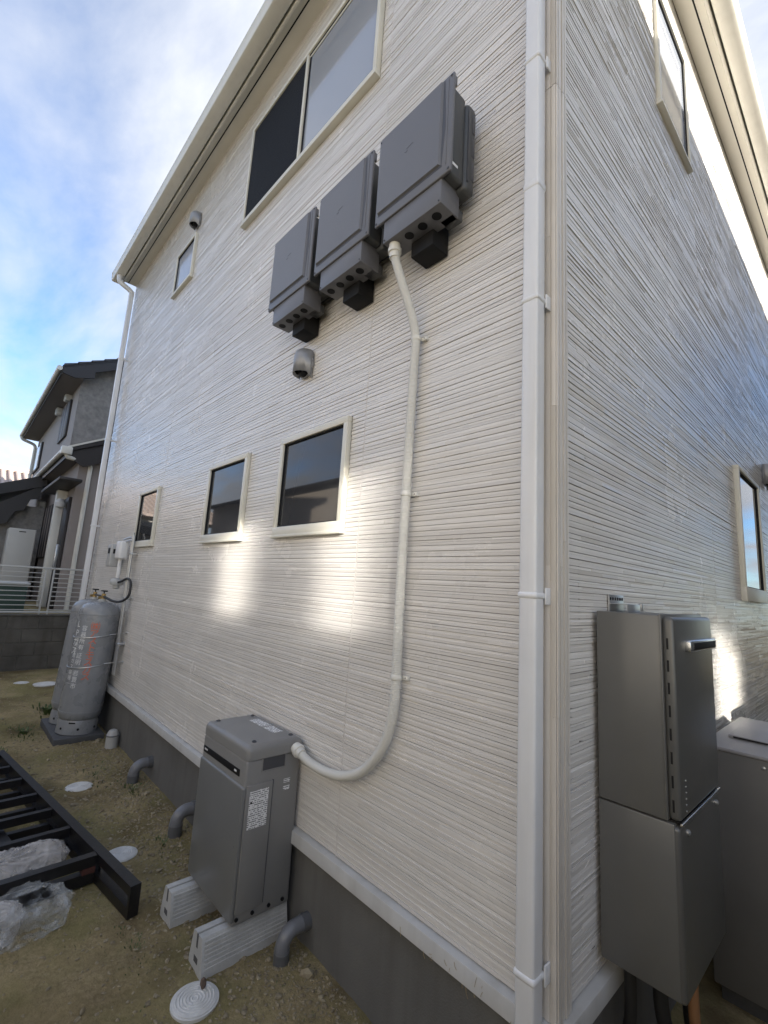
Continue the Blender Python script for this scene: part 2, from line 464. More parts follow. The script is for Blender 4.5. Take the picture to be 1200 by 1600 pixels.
# ------------------------------------------------------------------ ground
def gz(x, y):
    return 0.018 * noise.noise(Vector((x * 1.1, y * 1.1, 0))) + 0.007 * noise.noise(Vector((x * 5, y * 5, 3))) + 0.005 * noise.noise(Vector((x * 19, y * 19, 7))) + 0.003 * noise.noise(Vector((x * 43, y * 43, 1)))
def grid_axis(a, b, fine0, fine1, step, coarse):
    out = []; v = a
    while v < b - 1e-6:
        out.append(v); v += step if fine0 <= v < fine1 else coarse
    out.append(b); return out
xs = grid_axis(-60, 40, -8.6, 1.0, 0.022, 2.0)
ys = [-40, -30, -20, -14, -10, -7, -5, -4, -3, -2.2, -1.8] + [-1.6 + 0.022 * i for i in range(79)] + [0.3, 1, 2, 4, 6, 9, 14, 20, 40]
gv, gf = [], []
for y in ys:
    for x in xs:
        inside = -8.7 < x < 1.1 and -1.7 < y < 0.2
        gv.append((x, y, gz(x, y) if inside else -0.012))
nx = len(xs)
for j in range(len(ys) - 1):
    for i in range(nx - 1):
        gf.append((j * nx + i, j * nx + i + 1, (j + 1) * nx + i + 1, (j + 1) * nx + i))
g = MB(); g.v, g.f = gv, gf
ground = g.build('ground', M_ground, None, smooth=80)
tag(ground, kind='structure', label='brown dirt yard with moss and gravel')

# pebbles (uncountable)
pb = MB()
ico = bmesh.new(); bmesh.ops.create_icosphere(ico, subdivisions=1, radius=1.0)
IV = [v.co.copy() for v in ico.verts]; IF = [tuple(v.index for v in f.verts) for f in ico.faces]; ico.free()
for k in range(9000):
    if k % 3: x = random.uniform(-5.0, -0.4); y = -abs(random.gauss(0, 0.30))
    else: x = random.uniform(-8.4, -0.3); y = random.uniform(-1.5, 0.0)
    s = random.choice((0.003, 0.004, 0.005, 0.006, 0.008)) * random.uniform(0.7, 1.3)
    if random.random() < 0.03: s *= random.uniform(1.6, 2.8)
    b0 = len(pb.v); rz = random.uniform(0, 6.28); c_, s_ = math.cos(rz), math.sin(rz)
    sx, sy, sz = s * random.uniform(0.9, 1.6), s * random.uniform(0.7, 1.1), s * random.uniform(0.4, 0.8)
    z0 = gz(x, y) + sz * 0.3
    for v in IV:
        j = 1 + 0.25 * random.uniform(-1, 1)
        a, b_ = v.x * sx * j, v.y * sy * j
        pb.v.append((x + a * c_ - b_ * s_, y + a * s_ + b_ * c_, z0 + v.z * sz * j))
    pb.f += [tuple(b0 + i for i in f) for f in IF]
tag(pb.build('pebbles', M_pebble, None, smooth=0), 'loose gravel and crumbs of dirt over the yard', 'gravel', kind='stuff')

# low weeds and moss tufts
wd = MB()
def tuft(x, y, n, h, spread):
    for k in range(n):
        a = random.uniform(0, 6.28); d = abs(random.gauss(0, spread)); px, py = x + d * math.cos(a) * 1.6, y + d * math.sin(a)
        if py > -0.005: py = -0.01
        z = gz(px, py); hh = h * random.uniform(0.4, 1.2); b0 = len(wd.v)
        dx, dy = math.cos(a) * hh * 0.6, math.sin(a) * hh * 0.6; w = hh * 0.16
        sx, sy = -math.sin(a) * w, math.cos(a) * w
        wd.v += [(px - sx, py - sy, z), (px + sx, py + sy, z), (px + dx * .5 + sx, py + dy * .5 + sy, z + hh * .7), (px + dx * .5 - sx, py + dy * .5 - sy, z + hh * .7), (px + dx, py + dy, z + hh * 0.85)]
        wd.f += [(b0, b0 + 1, b0 + 2, b0 + 3), (b0 + 3, b0 + 2, b0 + 4)]
for (x, y, n, h, sp) in [(-5.2, -0.62, 220, 0.024, 0.10), (-5.9, -0.33, 120, 0.05, 0.07), (-3.25, -0.14, 260, 0.016, 0.10), (-4.5, -0.85, 90, 0.03, 0.10), (-1.62, -0.56, 120, 0.011, 0.09), (-2.4, -0.2, 60, 0.02, 0.08), (-3.7, -0.3, 60, 0.02, 0.1)]:
    tuft(x, y, n, h, sp)
for k in range(160): tuft(random.uniform(-7.5, -0.8), -abs(random.gauss(0, .6)) - .03, 9, 0.008, 0.035)
tag(wd.build('weeds', M_weed, None, smooth=0), 'low moss and weeds sprouting from the dirt', 'weeds', kind='stuff')

# ------------------------------------------------------------------ main house
HX, HY = -6.62, 9.2            # far corner in x, depth in y
SOF = 5.87                     # soffit height
house = thing('house', 'two storey house clad in off-white strip siding above a dark foundation', 'house', (0, 0, 0))
box('foundation', M_found, house, HX + 0.02, -0.02, 0.022, HY - 0.02, -0.3, 0.43)
# window openings per wall: (u0, u1, z0, z1)
WIN_L = [(-1.775, -1.108, 1.868, 2.468), (-2.868, -2.212, 1.868, 2.468), (-4.697, -4.075, 1.88, 2.46), (-2.795, -1.085, 4.565, 5.53), (-4.60, -4.03, 4.73, 5.25)]
WIN_R = [(1.285, 1.935, 4.585, 5.50), (2.78, 3.60, 1.665, 2.67)]
SEAM_L, SEAM_R = [-1.0, -4.03], [2.04, 5.07, 8.1]
def wall_left():
    b = MB(); b.quad_box(HX, -0.012, 0.010, 0.18, 0.44, SOF + 0.05); return b.build('wall', M_back, house)
def wall_right():
    b = MB(); b.quad_box(-0.18, -0.010, 0.185, HY, 0.44, SOF + 0.05); return b.build('wall', M_back, house)
wl_, wr_ = wall_left(), wall_right()
wl_['label'] = 'long wall with the three small windows'; wr_['label'] = 'side wall behind the water heater'
b = MB(); b.quad_box(HX, HX + 0.15, 0.182, HY - 0.002, 0.44, SOF + 0.05); b.quad_box(HX + 0.152, -0.182, HY - 0.15, HY, 0.44, SOF + 0.05)
b.build('rear_wall', M_back, house)

def proj(p):
    d = Vector(p) - CAM; w = d.dot(fwd)
    if w < 0.05: return None
    return (600 + FPIX * d.dot(right) / w, 800 + FPIX * d.dot(down) / w, w)
STRIPS = []
PANEL = 0.455
def panel_rows():
    """row layout moulded into every siding panel: (z0, z1, depth, tone)"""
    rnd = random.Random(5); z = 0.0; rows = []; k = 0
    while z < PANEL - 0.006:
        thick = k % 2 == 0
        h = rnd.uniform(0.0112, 0.0155) if thick else rnd.uniform(0.0068, 0.010)
        if PANEL - z - h < 0.007: h = PANEL - z
        gap = rnd.choice((0.0016, 0.0020, 0.0025)) if thick else rnd.choice((0.0, 0.0, 0.0008))
        rows.append((z + gap, z + h, rnd.uniform(0.0050, 0.0066) if thick else rnd.uniform(0.0034, 0.0058), rnd.gauss(0.48 if thick else 0.82, 0.06)))  # thin rows lighter: the lit rib edges are put into the tone
        z += h; k += 1
    return rows
ROWSP = panel_rows()
def strips(side, u0, u1, wins, seams):
    rnd = random.Random(11 if side == 'L' else 23)
    nP = int((SOF - 0.455) / PANEL) + 1
    for pi in range(nP):
        for (ra, rb, rowd, rowt) in ROWSP:
            z, z1 = 0.455 + pi * PANEL + ra, min(0.455 + pi * PANEL + rb, SOF)
            if ra < 0.002: z += 0.0012          # horizontal joint between panels
            if z1 - z < 0.003: continue
            spans = [(u0, u1)]
            for (a, c, w0, w1) in [(a - .004, c + .004, w0, w1) for a, c, w0, w1 in wins] + [(s - 0.004, s + 0.004, 0, 9) for s in seams]:
                if w0 < (z + z1) / 2 < w1:
                    new = []
                    for p, q in spans:
                        if c <= p or a >= q: new.append((p, q)); continue
                        if a > p: new.append((p, a))
                        if c < q: new.append((c, q))
                    spans = new
            for p, q in spans:
                u = p
                while u < q - 1e-6:
                    L = min(rnd.choice((0.10, 0.16, 0.24, 0.34, 0.46, 0.62)) * rnd.uniform(0.75, 1.25), q - u)
                    if q - u - L < 0.04: L = q - u
                    d = min(0.0085, max(0.002, rowd + rnd.choice((-0.0007, -0.0003, 0.0, 0.0004, 0.0009))))
                    tone = min(1, max(0, rnd.gauss(rowt, 0.11)))
                    STRIPS.append((side, u, u + L, z, z1, d, tone, rnd.gauss(0, 0.014 if side == 'L' else 0.085)))
                    u += L
strips('L', HX, -0.086, WIN_L, SEAM_L)
strips('R', 0.086, HY, WIN_R, SEAM_R)
def strip_box(s):
    side, a, c, z0, z1, d, t, tl = s
    return (a, c, 0.010 - d, 0.0105, z0, z1) if side == 'L' else (-0.0105, -0.010 + d, a, c, z0, z1)
rank = []
for i, s in enumerate(STRIPS):
    x0, x1, y0, y1, z0, z1 = strip_box(s)
    p = proj(((x0 + x1) / 2, (y0 + y1) / 2, (z0 + z1) / 2))
    ar = 0
    if p and 0 < p[0] < 1200 and 0 < p[1] < 1600 and not (s[0] == 'L' and s[2] > -0.12 and s[1] > -0.2):
        q = proj((x0, y0, z0)); q2 = proj((x1, y1, z1)); q3 = proj((x0, y0, z1)) if s[0] == 'L' else proj((x1, y0, z1))
        if q and q2 and q3: ar = abs(q2[0] - q[0]) * abs(q3[1] - q[1])
        if not (0 <= min(q[0], q2[0]) and max(q[0], q2[0]) <= 1200): ar *= 0.5
    rank.append((ar, i))
rank.sort(reverse=True)
near = {i for _, i in rank[:300]}
TONES = [0.3, 0.48, 0.64, 0.82]
UNIT = []
for k, t in enumerate(TONES):
    me = bpy.data.meshes.new('siding_strip')
    mb = MB(); mb.quad_box(0, 1, 0, 1, 0, 1, t); mb.v = [(x, y + (k_ if z else -k_) * (y == 0), z) for k_ in ((.03, -.05, .02, -.03)[k],) for x, y, z in mb.v]
    me.from_pydata(mb.v, [], mb.f); a = me.attributes.new('tone', 'FLOAT', 'FACE'); a.data.foreach_set('value', mb.t)
    me.materials.append(M_siding); UNIT.append(me)
rest = {'L': MB(), 'R': MB()}
for i, s in enumerate(STRIPS):
    bx = strip_box(s)
    if i in near:
        k = min(range(4), key=lambda q: abs(TONES[q] - s[6]))
        o = bpy.data.objects.new('siding_strip', UNIT[k]); col.objects.link(o)
        o.parent = wl_ if s[0] == 'L' else wr_
        o.location = (bx[0], bx[2], bx[4]); o.scale = (bx[1] - bx[0], bx[3] - bx[2], bx[5] - bx[4])
    else:
        mb = rest[s[0]]; i0 = len(mb.v); mb.quad_box(*bx, s[6])
        e = s[7] * (bx[5] - bx[4]) / 2          # each moulded piece leans a little
        for q in range(8):
            x, y, z = mb.v[i0 + q]; k = e if q >= 4 else -e
            if s[0] == 'L' and q % 4 in (0, 1): mb.v[i0 + q] = (x, y + k, z)
            if s[0] == 'R' and q % 4 in (1, 2): mb.v[i0 + q] = (x + k, y, z)
for side, par in (('L', wl_), ('R', wr_)):
    o = rest[side].build('siding_strips', M_siding, par, smooth=0); tag(o, kind='stuff')
for s in SEAM_L: box('seam_caulking', M_caulk, wl_, s - 0.0042, s + 0.0042, 0.006, 0.011, 0.452, SOF)
for s in SEAM_R: box('seam_caulking', M_caulk, wr_, -0.011, -0.006, s - 0.0042, s + 0.0042, 0.452, SOF)

# corner trim: two flanges of upright ribs
ct = MB()
rc = random.Random(4)
for za, zb in ((0.452, 3.528), (3.531, SOF)):
    ct.quad_box(-0.085, -0.001, -0.001, 0.012, za, zb, 0.5); ct.quad_box(-0.012, 0.001, 0.0125, 0.085, za, zb, 0.5)
    u = 0.0
    widths = [0.012, 0.007, 0.016, 0.009, 0.014, 0.008, 0.012, 0.007]
    for k, w in enumerate(widths):
        d = (0.004, 0.0015, 0.003, 0.0005, 0.0045, 0.002, 0.003, 0.001)[k]
        cuts = [za, za + (zb - za) * rc.uniform(.2, .45), za + (zb - za) * rc.uniform(.55, .85), zb]
        for q in range(3):      # ribs broken into lengths
            a, c = cuts[q], cuts[q + 1] - (0.0 if q == 2 else 0.0012)
            ct.quad_box(-u - w + 0.0012, -u - (0.0 if k else -0.0008), -0.001 - d, -0.0005, a, c, rc.random())
            ct.quad_box(0.0015, 0.002 + d, u + (0.0 if k else 0.0001), u + w - 0.0012, a, c, rc.random())
        u += w
ct.build('corner_trim', M_corner, house)
# drip flashing under the siding
prof = [(0.012, 0.452), (-0.024, 0.448), (-0.026, 0.444), (-0.026, 0.394), (-0.018, 0.388), (0.021, 0.388)]
b = MB()
b.prism(prof, 'x', HX, 0.026)
fl = b.build('drip_flashing', M_flash, house)
b = MB(); b.prism([(-p, q) for p, q in prof], 'y', 0.0222, HY)
b.build('drip_flashing', M_flash, house)

straw = MB(); rs = random.Random(9)
for k in range(15):
    x = rs.choice((rs.gauss(-0.30, .05), rs.gauss(-0.42, .03), rs.gauss(-0.62, .04))); z = rs.uniform(0.392, 0.45); y = -0.027
    dx, dz = rs.uniform(-.012, .012), rs.uniform(-.03, .002)
    straw.tube([(x, y, z), (x + dx * .5, y - rs.uniform(.001, .005), z + dz * .5), (x + dx, y - rs.uniform(.0, .003), z + dz)], 0.0007, 4)
tag(straw.build('dry_grass', mat('dry_grass', (0.30, 0.22, 0.11), 0.9), None, smooth=0), 'wisps of dry grass caught on the wall base flashing', 'dry grass', kind='stuff')

# windows -------------------------------------------------------------
def plate(side, u0, u1, z0, z1, d0, d1):
    """box on a wall: u along it, d0..d1 = distance out from the trim face"""
    return (u0, u1, -d1, -d0, z0, z1) if side == 'L' else (d0, d1, u0, u1, z0, z1)
def window(side, u0, u1, z0, z1, wall, glass=None, fw=0.036, depth=0.024, bottom=0.052, sill=True, label=None, lower=None):
    fr = MB()
    fr.rbox(*plate(side, u0, u1, z1 - fw, z1, -0.008, depth), 0.003)
    fr.rbox(*plate(side, u0, u1, z0, z0 + bottom, -0.008, depth + 0.0006), 0.003)
    fr.rbox(*plate(side, u0, u0 + fw, z0 + bottom - .004, z1 - fw + .004, -0.008, depth - .0008), 0.003)
    fr.rbox(*plate(side, u1 - fw, u1, z0 + bottom - .004, z1 - fw + .004, -0.008, depth - .0008), 0.003)
    w = fr.build('window', M_frame, house)
    if label: w['label'] = label
    lip = MB()
    i0, i1 = u0 + fw - .001, u1 - fw + .001
    lip.quad_box(*plate(side, i0, i1, z1 - fw - .008, z1 - fw + .001, 0.0, depth - .012))
    lip.quad_box(*plate(side, i0, i1, z0 + bottom - .001, z0 + bottom + .008, 0.0, depth - .012))
    lip.quad_box(*plate(side, i0, i0 + .008, z0 + bottom + .008, z1 - fw - .008, 0.0, depth - .013))
    lip.quad_box(*plate(side, i1 - .008, i1, z0 + bottom + .008, z1 - fw - .008, 0.0, depth - .013))
    lip.build('gasket', M_black, w)
    if glass:
        pn = MB(); pn.quad_box(*plate(side, i0, i1, z0 + bottom, z1 - fw, -0.004, depth - 0.022)); pn.build('pane', glass, w)
    if sill:
        sl = MB(); sl.rbox(*plate(side, u0 - .006, u1 + .006, z0 - .012, z0 + .004, -0.008, depth + .008), 0.003); sl.build('sill', M_frame, w)
    return w
window('L', *WIN_L[0], wl_, M_glass, label='small square window nearest the conduit')
window('L', *WIN_L[1], wl_, M_glass, label='middle one of the three small square windows')
window('L', *WIN_L[2], wl_, M_glass, label='small window above the gas meter')
window('L', *WIN_L[4], wl_, M_glass2, fw=0.03, bottom=0.035, label='small upstairs window under the far vent hood')
# wide upstairs sliding window: insect screen on the left half, glass on the right
u0, u1, z0, z1 = WIN_L[3]
w = window('L', u0, u1, z0, z1, wl_, None, fw=0.03, depth=0.034, bottom=0.042, label='wide upstairs sliding window')
mid = -1.93
b = MB(); b.quad_box(u0 + .029, mid, -0.022, -0.018, z0 + .044, z1 - .029); b.build('insect_screen', M_screen, w)
b = MB(); b.quad_box(mid + .001, u1 - .029, -0.010, 0.004, z0 + .044, z1 - .029); b.build('pane', M_glass2, w)
b = MB(); b.rbox(mid - .013, mid + .013, -0.032, -0.004, z0 + .043, z1 - .028, 0.003)
b.rbox(mid + .013, u1 - .029, -0.018, -0.0105, z0 + .042, z0 + .062, 0.003); b.rbox(mid + .013, u1 - .029, -0.018, -0.0105, z1 - .052, z1 - .03, 0.003)
b.build('sash_bar', M_frame, w)
b = MB(); b.quad_box(mid + .0132, mid + .026, -0.0175, -0.0106, z0 + .063, z1 - .053); b.build('gasket', M_black, w)
window('R', *WIN_R[0], wr_, M_glass2, fw=0.026, depth=0.020, bottom=0.036, label='upstairs window under the sunlit eave')
window('R', *WIN_R[1], wr_, M_glass, fw=0.032, depth=0.030, bottom=0.10, sill=False, label='narrow looking window above the outdoor unit')

# vent hoods
def hood(c, side, r=0.068, h=0.19, name='vent_hood'):
    b = MB(); n = 14
    # open-bottomed half-round hood: outline swept downwards
    pts = []
    for k in range(n + 1):
        a = math.pi * k / n
        pts.append((math.cos(a) * r, math.sin(a) * r * 1.25))
    lay = [(1.0, -h * 0.5), (1.0, h * 0.25), (0.93, h * 0.38), (0.72, h * 0.47), (0.4, h * 0.5)]
    base = len(b.v)
    for sc, z in lay:
        for (p, q) in pts:
            u, d = p * sc, q * sc
            z = z + (0.0 if z > -h * .4 else 0.05 * q / (r * 1.25))
            b.v.append((c[0] + u, c[1] - d, c[2] + z) if side == 'L' else (c[0] + d, c[1] + u, c[2] + z))
    m = n + 1
    for i in range(len(lay) - 1):
        for k in range(n): b.f.append((base + i * m + k, base + i * m + k + 1, base + (i + 1) * m + k + 1, base + (i + 1) * m + k))
    b.f.append(tuple(base + (len(lay) - 1) * m + k for k in range(m)))
    o = b.build(name, M_galv2, house)
    md = o.modifiers.new('thickness', 'SOLIDIFY'); md.thickness = 0.003
    f = MB(); f.lathe([(r * 1.12, 0.0), (r * 1.12, 0.008)] if side == 'R' else [(r * 1.12, 0.0), (r * 1.12, -0.008)], (c[0], c[1], c[2]), 20, 'y' if side == 'L' else 'x')
    f.build('flange', M_galv2, o)
    t = MB(); t.lathe([(r * .72, 0.0), (r * .72, -0.05)] if side == 'L' else [(r * .72, 0.0), (r * .72, 0.05)], (c[0], c[1], c[2] - .02), 16, 'y' if side == 'L' else 'x')
    t.build('duct_mouth', M_black, o)
    dk = MB(); dk.prism([(c[0] + p * .95, c[1] - q * .95 - .001) if side == 'L' else (c[0] + q * .95 + .001, c[1] + p * .95) for p, q in pts], 'z', c[2] - h * .5 + .058, c[2] - h * .5 + .062); dk.build('mouth_shade_plate', M_black, o)  # black plate standing in for the shade inside the hood
    return o
M_galv2 = mat('vent_hood_grey', (0.28, 0.285, 0.30), 0.35, metal=0.3, var=0.1, vscale=12)
hood((-1.585, -0.004, 2.90), 'L')['label'] = 'grey vent hood under the inverters'
hood((-4.07, -0.004, 5.40), 'L', 0.070, 0.19)['label'] = 'grey vent hood above the small upstairs window'
hood((0.004, 4.12, 2.86), 'R', 0.085, 0.24)['label'] = 'grey vent hood on the side wall'

# eaves, gutters, roof
OX0, OX1, OY0, OY1 = HX - 0.07, 0.315, -0.305, HY + 0.3
b = MB()
b.quad_box(OX0 + .03, -0.001 + 0.0, -0.155, 0.012, SOF, SOF + 0.012); b.quad_box(0.0, 0.150, -0.155, HY, SOF, SOF + 0.012)
b.build('soffit', M_soffit, house)
b = MB(); b.quad_box(OX0 + .03, 0.10, -0.105, -0.095, SOF - .0015, SOF + .001); b.quad_box(0.095, 0.105, 0.02, HY, SOF - .0015, SOF + .001)
b.build('vent_slot', M_black, house)
b = MB()
b.rbox(OX0 + .03, 0.178, -0.178, -0.157, SOF - 0.045, SOF + 0.13, 0.004); b.rbox(0.157, 0.1775, -0.156, HY, SOF - 0.045, SOF + 0.13, 0.004)
b.build('fascia', M_gutter, house)
gp = [(0.188, 5.935), (0.190, 5.842), (0.197, 5.826), (0.215, 5.820), (0.290, 5.820), (0.302, 5.828), (0.307, 5.846), (0.309, 5.93), (0.314, 5.937), (0.314, 5.946), (0.300, 5.946), (0.300, 5.936)]
b = MB(); b.prism([(-p, q) for p, q in gp], 'x', OX0, OX1 - 0.001); b.build('gutter', M_gutter, house)
b = MB(); b.prism([(p, q) for p, q in gp], 'y', OY0 + 0.12, HY + .1); b.build('gutter', M_gutter, house)
b = MB(); b.prism([(-p, q) for p, q in [(0.184, 5.94), (0.186, 5.838), (0.195, 5.822), (0.215, 5.816), (0.291, 5.816), (0.306, 5.825), (0.311, 5.845), (0.318, 5.948)]], 'x', OX0 - .006, OX0 + .004); b.build('gutter_end_cap', M_gutter, house)
b = MB()
xm, ym = (HX) / 2, HY / 2
zr = SOF + 0.08; apex = 2.5
b.v += [(OX0, OY0 + .02, zr), (OX1 - .02, OY0 + .02, zr), (OX1 - .02, OY1, zr), (OX0, OY1, zr), (xm, OY0 + 3.6, zr + apex), (xm, OY1 - 3.6, zr + apex)]
b.f += [(0, 1, 4), (1, 2, 5, 4), (2, 3, 5), (3, 0, 4, 5), (3, 2, 1, 0)]
b.build('roof', M_roof, house)

# downpipes
def rect_pipe(x0, x1, y0, y1, z0, z1):
    return MB().rbox(x0, x1, y0, y1, z0, z1, 0.009, 3)
dp = rect_pipe(-0.083, -0.024, -0.083, -0.028, -0.05, 5.80).build('downpipe', M_pipe, house)
dp['label'] = 'square downpipe at the near corner'
for zc in (0.575, 1.606, 2.615, 3.62):
    b = MB(); b.rbox(-0.087, -0.020, -0.087, -0.024, zc - .011, zc + .011, 0.009, 3)
    b.rbox(-0.0215, -0.016, -0.034, -0.0035, zc - .026, zc + .026, 0.002)
    b.build('clamp', M_pipe, dp)
b = MB(); b.rbox(-0.0855, -0.0215, -0.0855, -0.0255, 3.05, 3.085, 0.009, 3); b.build('joint_collar', M_pipe, dp)
dp2 = rect_pipe(-6.50, -6.44, -0.10, -0.04, -0.05, 5.66).build('downpipe', M_pipe, house)
dp2['label'] = 'square downpipe at the far corner behind the gas cylinders'
b = MB(); b.tube(smooth_path([(-6.47, -0.25, 5.83), (-6.47, -0.25, 5.77), (-6.47, -0.22, 5.72), (-6.47, -0.11, 5.67), (-6.47, -0.07, 5.63), (-6.47, -0.07, 5.58)], 5), 0.034, 12); b.build('elbow', M_pipe, dp2)
for zc in (1.1, 2.2, 3.4, 4.6):
    b = MB(); b.rbox(-6.505, -6.435, -0.105, -0.035, zc - .014, zc + .014, 0.008); b.rbox(-6.475, -6.465, -0.036, 0.008, zc - .012, zc + .012, 0.002); b.build('clamp', M_pipe, dp2)

# ------------------------------------------------------------------ inverters
def inverter(x1, label):
    """x1 = right edge of the front cover"""
    W, D, Z0, Z1 = 0.45, 0.20, 3.245, 3.715
    x0 = x1 - W
    t = thing('power_inverter', label, 'inverter', (x0 + W / 2, -0.01, Z0), 'inverters on the long wall')
    c = MB()
    c.rbox(x0 + .014, x1 - .014, -0.19, -0.098, Z0 + .006, Z1 - .045, 0.014, 3)
    c.rbox(x0 + .004, x1 - .004, -0.102, -0.032, Z0 - .012, Z1 - .055, 0.022, 3)
    o = c.build('case', M_inv_side, t)
    f = MB()
    for k in range(3):
        z = Z0 + .05 + k * .115
        f.rbox(x1 - .006, x1 - .002, -0.092, -0.080, Z0 + .03, Z1 - .09, 0.001) if k == 0 else None
        f.rbox(x1 - .006, x1 - .0025, -0.066, -0.046, z, z + .09, 0.001)
    f.build('side_rib', M_inv_dark, o)
    b = MB(); b.rbox(x0 + .10, x1 - .10, -0.040, 0.008, Z0 + .04, Z1 - .08, 0.004); b.build('mounting_plate', M_inv_dark, t)
    fc = MB(); fc.rbox(x0, x1, -0.201, -0.186, Z0, Z1, 0.006, 3)
    cov = fc.build('front_cover', M_inv, t)
    # raised centre panel, its right side sloping in a long wedge
    p = MB()
    a0, a1, c0, c1 = x0 + .022, x1 - .052, Z0 + .052, Z1 - .012
    p.v += [(a0, -0.201, c0), (a1, -0.201, c0), (a1, -0.201, c1), (a0, -0.201, c1), (a0 + .004, -0.2105, c0 + .006), (a1 - .008, -0.2105, c0 + .006), (a1 - .008, -0.2105, c1 - .004), (a0 + .004, -0.2105, c1 - .004)]
    p.f += [(4, 5, 6, 7), (0, 1, 5, 4), (1, 2, 6, 5), (2, 3, 7, 6), (3, 0, 4, 7)]
    p.build('raised_panel', M_inv, cov)
    gv_ = MB(); gv_.quad_box(a0 - .001, a1 + .006, -0.2022, -0.2000, c0 - .008, c0 - .0005); 
    gv_.prism([(a1 + .001, c0), (a1 + .003, c0), (a1 + .017, (c0 + c1) / 2 - .03), (a1 + .006, c1), (a1 + .001, c1)], 'y', -0.2022, -0.2000)
    gv_.build('shadow_groove', M_inv_dark, cov)
    r2 = MB(); r2.rbox(a1 + .024, a1 + .028, -0.2035, -0.2, Z0 + .04, Z1 - .02, 0.001); r2.build('edge_bead', M_inv, cov)
    for px, pz in ((x0 + .012, Z0 + .014), (x1 - .012, Z0 + .014), (x0 + .012, Z1 - .014), (x1 - .012, Z1 - .014)):
        s = MB(); s.lathe([(0.0055, 0), (0.0055, -0.003), (0.003, -0.004)], (px, -0.2005, pz), 10, 'y'); s.build('screw', M_inv_dark, cov)
    # pressed emblem
    lg = MB(); cx, cz = (a0 + a1) / 2, (c0 + c1) / 2 + .015
    lg.prism([(cx - .024, cz - .005), (cx - .018, cz - .012), (cx - .008, cz - .012), (cx - .003, cz - .006), (cx - .006, cz - .006), (cx - .010, cz - .009), (cx - .017, cz - .009), (cx - .021, cz - .004)], 'y', -0.2112, -0.2100)
    lg.prism([(cx - .012, cz + .006), (cx - .004, cz + .003), (cx + .028, cz + .009), (cx + .028, cz + .011), (cx - .003, cz + .006)], 'y', -0.2112, -0.2100)
    lg.build('emblem', M_inv_dark, cov)
    # hook at the top right
    b = MB(); b.rbox(x1 - .016, x1 - .004, -0.186, -0.172, Z1 - .05, Z1 - .006, 0.003); b.build('hook', M_inv, t)
    # cable box underneath
    bx0, bx1, by0, by1, bz0, bz1 = x0 + .058, x1 - .052, -0.192, -0.075, Z0 - .108, Z0 + .012
    cb = MB(); cb.rbox(bx0, bx1, by0, by1, bz0, bz1, 0.004, 2); cbx = cb.build('cable_box', M_inv, t)
    for k in range(4):
        if k == 0 and x1 > -0.5: continue
        h = MB(); h.lathe([(0.021, 0.0), (0.021, -0.0015)], (bx0 + .045 + k * .079, by0 + .045, bz0 - .0005), 18); h.build('knockout', M_black, cbx)
    for px in (bx0 + .01, bx1 - .01):
        s = MB(); s.lathe([(0.004, 0), (0.004, -0.003)], (px, by0 - .0005, bz0 + .012), 8, 'y'); s.build('screw', M_inv_dark, cbx)
    k1 = MB(); k1.rbox(bx1 - .075, bx1 - .001, by1 - .04, by1 + .03, bz0 + .0, bz0 + .05, 0.006); k1.build('clip', M_inv_side, cbx)
    bl = MB(); bl.rbox(x0 + .155, x0 + .285, -0.105, -0.002, Z0 - .18, Z0 - .02, 0.004); bl.build('terminal_duct', M_black, t)
    return t
INVL = ('grey inverter nearest the corner downpipe, with the white conduit coming out of it', 'grey inverter in the middle of the row of three', 'grey inverter farthest from the corner downpipe, below the dark insect screen')
inv1 = inverter(-0.334, INVL[0])
ch_cov = [c for c in inv1.children if c.name.startswith('case')][0]
st = MB(); st.quad_box(-0.3481, -0.3474, -0.178, -0.140, 3.30, 3.312); st.build('sticker', M_sticker, ch_cov)
inv2 = inverter(-0.830, INVL[1])
inv3 = copy_tree(inv2, (-0.495, 0, 0)); inv3['label'] = INVL[2]

# ------------------------------------------------------------------ conduit
cd = thing('conduit', 'white flexible conduit running down the wall from inverter to battery', 'conduit', (-0.66, -0.03, 0.8))
pts = [(-0.690, -0.150, 3.135), (-0.688, -0.148, 3.08), (-0.672, -0.115, 2.975), (-0.650, -0.060, 2.82), (-0.643, -0.032, 2.71), (-0.648, -0.029, 2.58), (-0.653, -0.029, 2.3), (-0.656, -0.029, 2.0), (-0.660, -0.029, 1.6), (-0.656, -0.029, 1.255), (-0.662, -0.029, 1.13), (-0.690, -0.029, 1.02), (-0.745, -0.029, 0.93), (-0.83, -0.030, 0.85), (-0.93, -0.034, 0.803), (-1.05, -0.040, 0.783), (-1.17, -0.046, 0.788), (-1.262, -0.05, 0.812), (-1.29, -0.05, 0.820)]
c = MB(); c.tube(smooth_path(pts, 10), 0.0200, 16); c.build('hose', M_corrug, cd)
def gland(p, q):
    p, q = Vector(p), Vector(q); d = (q - p)
    b = MB(); b.tube([p, p + d * .34, p + d * .36, p + d * .62, p + d * .64, q], [.026, .026, .031, .031, .025, .024], 14); return b
gland((-0.690, -0.150, 3.138), (-0.688, -0.148, 3.07)).build('gland', M_conduit, cd)
gland((-1.293, -0.05, 0.822), (-1.235, -0.05, 0.806)).build('gland', M_conduit, cd)
for (x, z) in ((-0.643, 2.71), (-0.656, 2.001), (-0.656, 1.254)):
    b = MB(); b.lathe([(0.0222, -0.009), (0.0235, -0.007), (0.0235, 0.007), (0.0222, 0.009)], (x, -0.029, z), 18)
    b.rbox(x + .014, x + .046, -0.012, 0.004, z - .009, z + .009, 0.003)
    cl = b.build('saddle_clip', M_conduit, cd)
    s = MB(); s.lathe([(0.004, 0), (0.003, -0.003)], (x + .034, -0.0118, z), 8, 'y'); s.build('screw', M_steel, cl)

